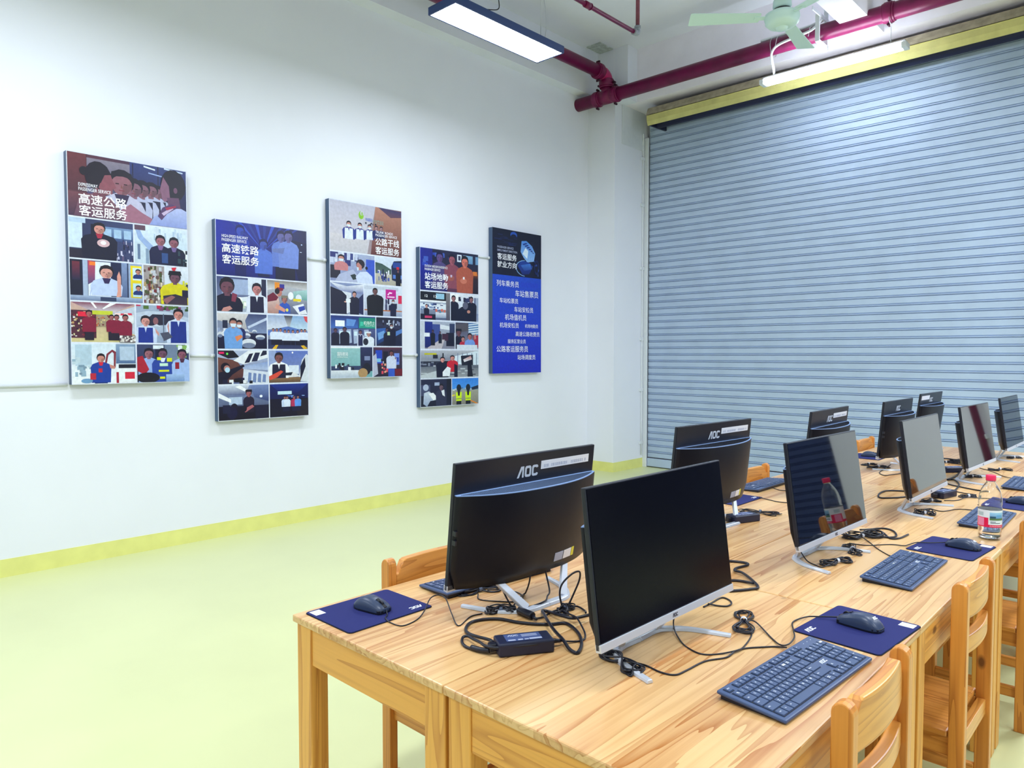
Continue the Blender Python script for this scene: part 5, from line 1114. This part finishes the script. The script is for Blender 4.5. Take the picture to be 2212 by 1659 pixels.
cord(BR['R1'], 'output_cord', [(-1.100, 1.322, .010), (-1.092, 1.345, .004), (-1.079, 1.371), (-1.075, 1.392), (-1.089, 1.414, .004), (-1.118, 1.435, .013), (-1.150, 1.456, .018), (-1.188, 1.472, .014), (-1.222, 1.490, .010)], .0024)
cord(CP['L1'], 'power_cord', [(-1.251, 1.402, .004), (-1.247, 1.436), (-1.255, 1.480), (-1.245, 1.520, .004)], .0024)
cord(CP['L1'], 'cord_loop', [(-1.235, 1.505, .004), (-1.242, 1.500, .045), (-1.238, 1.505, .075), (-1.228, 1.535, .098), (-1.222, 1.560, .100), (-1.226, 1.565, .075), (-1.240, 1.558, .035), (-1.248, 1.545, .004)], .0026)
cord(CP['L1'], 'cord_loop', [(-1.248, 1.535, .004), (-1.225, 1.556, .003), (-1.19, 1.545, .002), (-1.167, 1.518, .010)], .0026)
for lb, q in (('cord dropping from the left port of the nearest rear-facing computer', [(-1.366, 1.395, .10), (-1.362, 1.400, .06), (-1.352, 1.410, .028), (-1.335, 1.416, .006), (-1.316, 1.413, .007)]),
              ('cord dropping from the middle port of the nearest rear-facing computer', [(-1.366, 1.520, .10), (-1.375, 1.525, .05), (-1.395, 1.532, .012), (-1.408, 1.537), (-1.376, 1.488, .012), (-1.367, 1.451)]),
              ('cord dropping from the right port of the nearest rear-facing computer', [(-1.366, 1.570, .11), (-1.352, 1.572, .06), (-1.334, 1.565, .020), (-1.325, 1.545, .012), (-1.300, 1.505, .013), (-1.318, 1.466, .004), (-1.338, 1.464)])):
    cord(CP['L1'], 'port_cord', q, .0024)
cord(BR['R1'], 'ribbed_plug', [(-1.182, 1.172, .004), (-1.205, 1.164, .001), (-1.232, 1.161)], .0066)
t = thing('ferrite_core', 'black ribbed ferrite lump on the cord behind the white stand', 'ferrite', (-1.284, 1.409, TZ0), math.atan2(-.008, .065))
MB().cyl((-.028, 0, .011), (.028, 0, .011), .0108, 16).build('body', M['cord'], t, .002)
MB().cyl((.028, 0, .010), (.045, 0, .006), .006, 10, .003).build('strain_relief', M['cord'], t)
cord(MS['L1'], 'mouse_cord', [(-1.571, 1.166, .010), (-1.553, 1.155, .004), (-1.536, 1.137, .004), (-1.508, 1.134, .0), (-1.470, 1.142), (-1.477, 1.194), (-1.501, 1.240, .006), (-1.535, 1.290, .020), (-1.530, 1.318, .024), (-1.495, 1.312, .022), (-1.432, 1.276, .008), (-1.366, 1.241), (-1.391, 1.307), (-1.385, 1.345)], .0017)
bundle('cable bundle with grey tie under the nearest rear-facing screen', -1.522, 1.470, 1.15, .13, .055, 4, tie='tie_grey', seed=2)
bundle('cable bundle with grey tie beside the foot tip of the white stand', -1.357, 1.388, .86, .085, .038, 6, tie='tie_grey', seed=3, lift=.016)
bundle('dark cable clump between the white stand and the near screen', -1.234, 1.512, -1.2, .075, .045, 8, tie='tie_grey', seed=4, lift=.022)
cord(KB['L1'], 'keyboard_cord', [(-1.500, 1.440, .004), (-1.470, 1.418), (-1.415, 1.447), (-1.385, 1.476), (-1.392, 1.515), (-1.43, 1.536), (-1.478, 1.529), (-1.506, 1.484, .004)], .0019)
# right row, nearest place
cord(KB['R1'], 'keyboard_cord', [(-.930, 1.345, .006), (-.886, 1.369), (-.842, 1.362), (-.810, 1.372), (-.803, 1.410), (-.797, 1.481), (-.772, 1.533), (-.771, 1.575, .002), (-.763, 1.613), (-.735, 1.650), (-.715, 1.672), (-.690, 1.676, .004)], .0021)
cord(MS['R1'], 'mouse_cord', [(-.955, 1.620, .05), (-.950, 1.600, .010), (-.896, 1.544), (-.847, 1.515), (-.816, 1.515), (-.792, 1.543), (-.768, 1.580, .004), (-.771, 1.624), (-.792, 1.708), (-.828, 1.760, .006), (-.815, 1.778, .006), (-.744, 1.716), (-.707, 1.681, .004), (-.695, 1.700, .004), (-.700, 1.745, .006), (-.725, 1.800, .003), (-.750, 1.860, .0005), (-.735, 1.910, .004), (-.709, 1.930, .006), (-.668, 1.950, .010)], .0019)
bundle('cable bundle with white tie under the left foot of the near screen', -.925, 1.338, -.35, .13, .05, 7, seed=5, r=.0023)
bundle('cable bundle with white tie near the right foot of the near screen', -.842, 1.768, 2.0, .16, .06, 5, seed=6)
cord(CP['R1'], 'mains_cord', [(-1.160, 2.150, .004), (-1.148, 2.235), (-1.125, 2.262), (-1.090, 2.276), (-1.070, 2.272), (-1.066, 2.250), (-1.075, 2.200), (-1.060, 2.158, .004), (-1.032, 2.153, .004), (-.979, 2.109, .002), (-.938, 2.062), (-.946, 2.032), (-.964, 2.000), (-.985, 1.970)], .0042)
cord(CP['R1'], 'mains_cord', [(-1.045, 2.040), (-1.023, 2.072), (-.995, 2.085), (-.960, 2.076, .004)], .0042)
cord(CP['R1'], 'cord_loop', [(-.975, 1.80), (-.975, 1.844), (-.976, 1.905), (-.952, 1.903), (-.932, 1.879), (-.932, 1.850), (-.953, 1.836), (-.974, 1.822, .004)], .0024)
# second place
bundle('cable bundle with white tie on the foot of the second right screen', -.876, 2.690, -1.0, .15, .05, 5, seed=8)
bundle('cable bundle with white tie before the second right screen', -.862, 2.500, 1.15, .14, .06, 6, seed=9)
bundle('large dark cable clump behind the second right screen', -.915, 2.915, .95, .17, .075, 9, seed=10, lift=.022, r=.0024)
cord(MS['R2'], 'mouse_cord', [(-.921, 2.790), (-.864, 2.801), (-.805, 2.873), (-.762, 2.881, .002), (-.752, 2.905, .003), (-.735, 2.950, .006), (-.700, 2.975, .006), (-.655, 3.003, .010)], .0019)
cord(KB['R2'], 'keyboard_cord', [(-.915, 2.900, .006), (-.873, 2.858), (-.820, 2.779), (-.765, 2.715), (-.742, 2.692, .006)], .0019)
cord(CP['R2'], 'mains_cord', [(-.95, 3.00, .006), (-.935, 3.060), (-.900, 3.115), (-.860, 3.100), (-.825, 3.020), (-.840, 2.975), (-.890, 2.945, .006)], .0036)
cord(CP['R2'], 'mains_cord', [(-.925, 2.97, .010), (-.884, 3.030, .005), (-.832, 2.965), (-.806, 2.990), (-.798, 3.075)], .0036)
cord(CP['R2'], 'power_cord', [(-.953, 2.40, .05), (-.935, 2.425, .008), (-.905, 2.420), (-.880, 2.410), (-.862, 2.440, .006)], .0021)
# third place
BR['R3'] = brick('power brick with white patch under the third right screen', -.892, 4.035, 1.35)
bundle('round cable coil before the third right screen', -.850, 3.525, .5, .075, .055, 8, seed=11, lift=.02)
bundle('cable clump below the power brick of the third right screen', -.905, 3.86, .9, .10, .045, 6, seed=12)
bundle('cable clump left of the bottle beside the power brick', -.800, 4.10, .7, .085, .04, 7, seed=13)
cord(KB['R3'], 'keyboard_cord', [(-.890, 3.62), (-.865, 3.668), (-.835, 3.648), (-.806, 3.650), (-.775, 3.735), (-.742, 3.760), (-.698, 3.735, .006)], .0021)
cord(CP['R3'], 'mains_cord', [(-1.00, 3.99), (-1.061, 4.038), (-1.108, 4.023), (-1.145, 3.973), (-1.137, 3.853), (-1.105, 3.775), (-1.055, 3.822), (-1.02, 3.89)], .0040)
cord(BR['R3'], 'mains_cord', [(-.995, 4.575), (-.970, 4.60), (-.915, 4.456), (-.890, 4.259), (-.890, 4.15)], .0040)
cord(BR['R3'], 'output_cord', [(-1.0, 4.50), (-.95, 4.42), (-.891, 4.379), (-.812, 4.333), (-.76, 4.33)], .0036)
cord(MS['R3'], 'mouse_cord', [(-.865, 3.92), (-.822, 3.966), (-.800, 4.05, .004), (-.740, 4.12), (-.70, 4.13), (-.665, 4.10, .006), (-.640, 4.080, .010)], .0021)
cord(BR['R3'], 'output_cord', [(-.969, 4.244), (-.939, 4.272), (-.855, 4.205), (-.784, 4.188)], .0026)
# fourth and fifth places, far left places
bundle('cable coil at the foot of the fourth right screen', -.920, 4.79, .9, .10, .06, 6, seed=14)
bundle('net-like cable coil right of the fourth right screen', -.855, 5.20, .8, .12, .08, 5, seed=15)
cord(KB['R4'], 'keyboard_cord', [(-.96, 5.20), (-.90, 5.13), (-.85, 5.05), (-.80, 4.95), (-.740, 4.85, .006)], .0021)
cord(CP['R4'], 'mains_cord', [(-1.235, 5.50), (-1.17, 5.50), (-1.095, 5.364), (-1.049, 5.183), (-1.006, 4.896), (-.992, 4.684), (-1.005, 4.56)], .0040)
BR['R4'] = brick('power brick behind the fourth right screen', -1.045, 4.93, .9)
bundle('large dark cable heap between the fourth rear-facing and fourth right screens', -1.165, 5.30, .6, .26, .12, 10, seed=16, r=.0032, lift=.03)
bundle('cable bundle under the fourth rear-facing screen', -1.420, 4.80, .9, .14, .06, 5, seed=17)
bundle('cable bundle with white tie left of the fourth rear-facing computer', -1.500, 4.87, 1.2, .12, .06, 5, seed=18)
cord(CP['L4'], 'power_cord', [(-1.36, 4.83, .02), (-1.37, 4.72), (-1.350, 4.580), (-1.300, 4.503), (-1.275, 4.564), (-1.245, 4.650)], .0026)
BR['L2'] = brick('power brick behind the second rear-facing computer', -1.372, 2.86, 1.2)
bundle('cable bundle fanning out right of the second rear-facing computer', -1.385, 3.055, .25, .17, .08, 5, seed=19, tie='tie_grey')
cord(KB['L2'], 'keyboard_cord', [(-1.600, 3.66, .006), (-1.584, 3.665), (-1.539, 3.640), (-1.500, 3.68)], .0021)
cord(CP['L2'], 'power_cord', [(-1.535, 3.37, .003), (-1.484, 3.364), (-1.427, 3.345), (-1.370, 3.365)], .0021)
bundle('cable coil behind the foot of the farthest right screen', -.885, 5.86, .9, .10, .05, 5, seed=20)

# ---------------------------------------------------------------- bottle
t = thing('water_bottle', 'clear plastic water bottle with pink cap standing on the right table edge', 'bottle', (-.560, 3.237, TZ0))
prof = [(.020, .003), (.030, .0), (.0375, .006), (.0385, .016), (.0365, .024), (.0385, .032), (.0390, .050), (.0390, .115), (.0385, .122), (.0375, .128), (.039, .136), (.0385, .152), (.036, .170), (.031, .187), (.0235, .203), (.0165, .213), (.0145, .218), (.0145, .226)]
inner = [(max(r_ - .0007, .001), z + (.0008 if i < 3 else 0)) for i, (r_, z) in enumerate(prof)]
o = MB().lathe([(.0005, .003)] + prof + inner[::-1] + [(.0005, .0038)], 40, cap=False).build('bottle_body', M['pet'], t)
MB().lathe([(.0165, .0)] + [(.0168, .003)] + [(.0168, .019), (.0155, .021)], 30, Matrix.Translation((0, 0, .2225))).build('cap', M['cap'], t)
lb = MB(); n = 60
def lpt(a, z): return (.0394 * math.cos(a), .0394 * math.sin(a), z)
zl0, zl1 = .050, .1145
def patch(a0, a1, z0, z1, col, lay=0, steps=16):
    r_ = .0394 + lay * .00008
    for i in range(steps):
        p0 = a0 + (a1 - a0) * i / steps; p1 = a0 + (a1 - a0) * (i + 1) / steps
        c0, c1 = (col if isinstance(col, tuple) else (col, col))
        lb.add([(r_ * math.cos(p0), r_ * math.sin(p0), z0), (r_ * math.cos(p1), r_ * math.sin(p1), z0), (r_ * math.cos(p1), r_ * math.sin(p1), z1), (r_ * math.cos(p0), r_ * math.sin(p0), z1)], [(0, 1, 2, 3)],
               [lin(c0), lin(c0), lin(c1), lin(c1)])
cdir = math.atan2(-3.237, .56)        # towards the viewer
def ang(u): return cdir + u            # u>0 turns to the viewer's right
patch(0, 2 * PI, zl0, zl1, '#e9eef6', 0, 48)
patch(0, 2 * PI, zl0, zl0 + .010, '#e0114f', 1, 48)
patch(ang(-1.35), ang(-.12), zl0, zl0 + .036, '#e8124e', 2)
patch(ang(-1.2), ang(-.48), zl0 + .004, zl0 + .034, '#f08cb4', 3)
patch(ang(-1.2), ang(-.55), zl0 + .042, zl0 + .056, '#b9cdd4', 3)
patch(ang(-.02), ang(1.35), zl0 + .027, zl1 - .008, ('#2f6db4', '#9fd0f4'), 2)
patch(ang(-.02), ang(1.35), zl0 + .027, zl0 + .035, '#56794e', 3)
patch(ang(.0), ang(.5), zl0 + .035, zl0 + .042, '#1d4f6e', 4)
patch(ang(.55), ang(1.1), zl0 + .042, zl0 + .047, '#5aa4dc', 4)
patch(ang(.05), ang(.5), zl0 + .020, zl0 + .0225, '#58627c', 3); patch(ang(.05), ang(.95), zl0 + .0155, zl0 + .018, '#58627c', 3)
for k in range(9): patch(ang(.0 + k * .15), ang(.09 + k * .15), zl0 + .004, zl0 + .0065, '#ffd0e0', 3, 2)
lb.build('paper_label', M['label_print'], t, colors=True)
MB().lathe([(.0396, .0), (.0396, .0012)], 40, Matrix.Translation((0, 0, zl1)), cap=False).build('label_rim', M['logo_dark'], t)
MB().lathe([(.028, .005), (.0350, .009), (.0360, .016), (.0340, .024), (.0360, .032), (.0365, .050), (.0365, .098)], 32).build('water', M['water'], t)
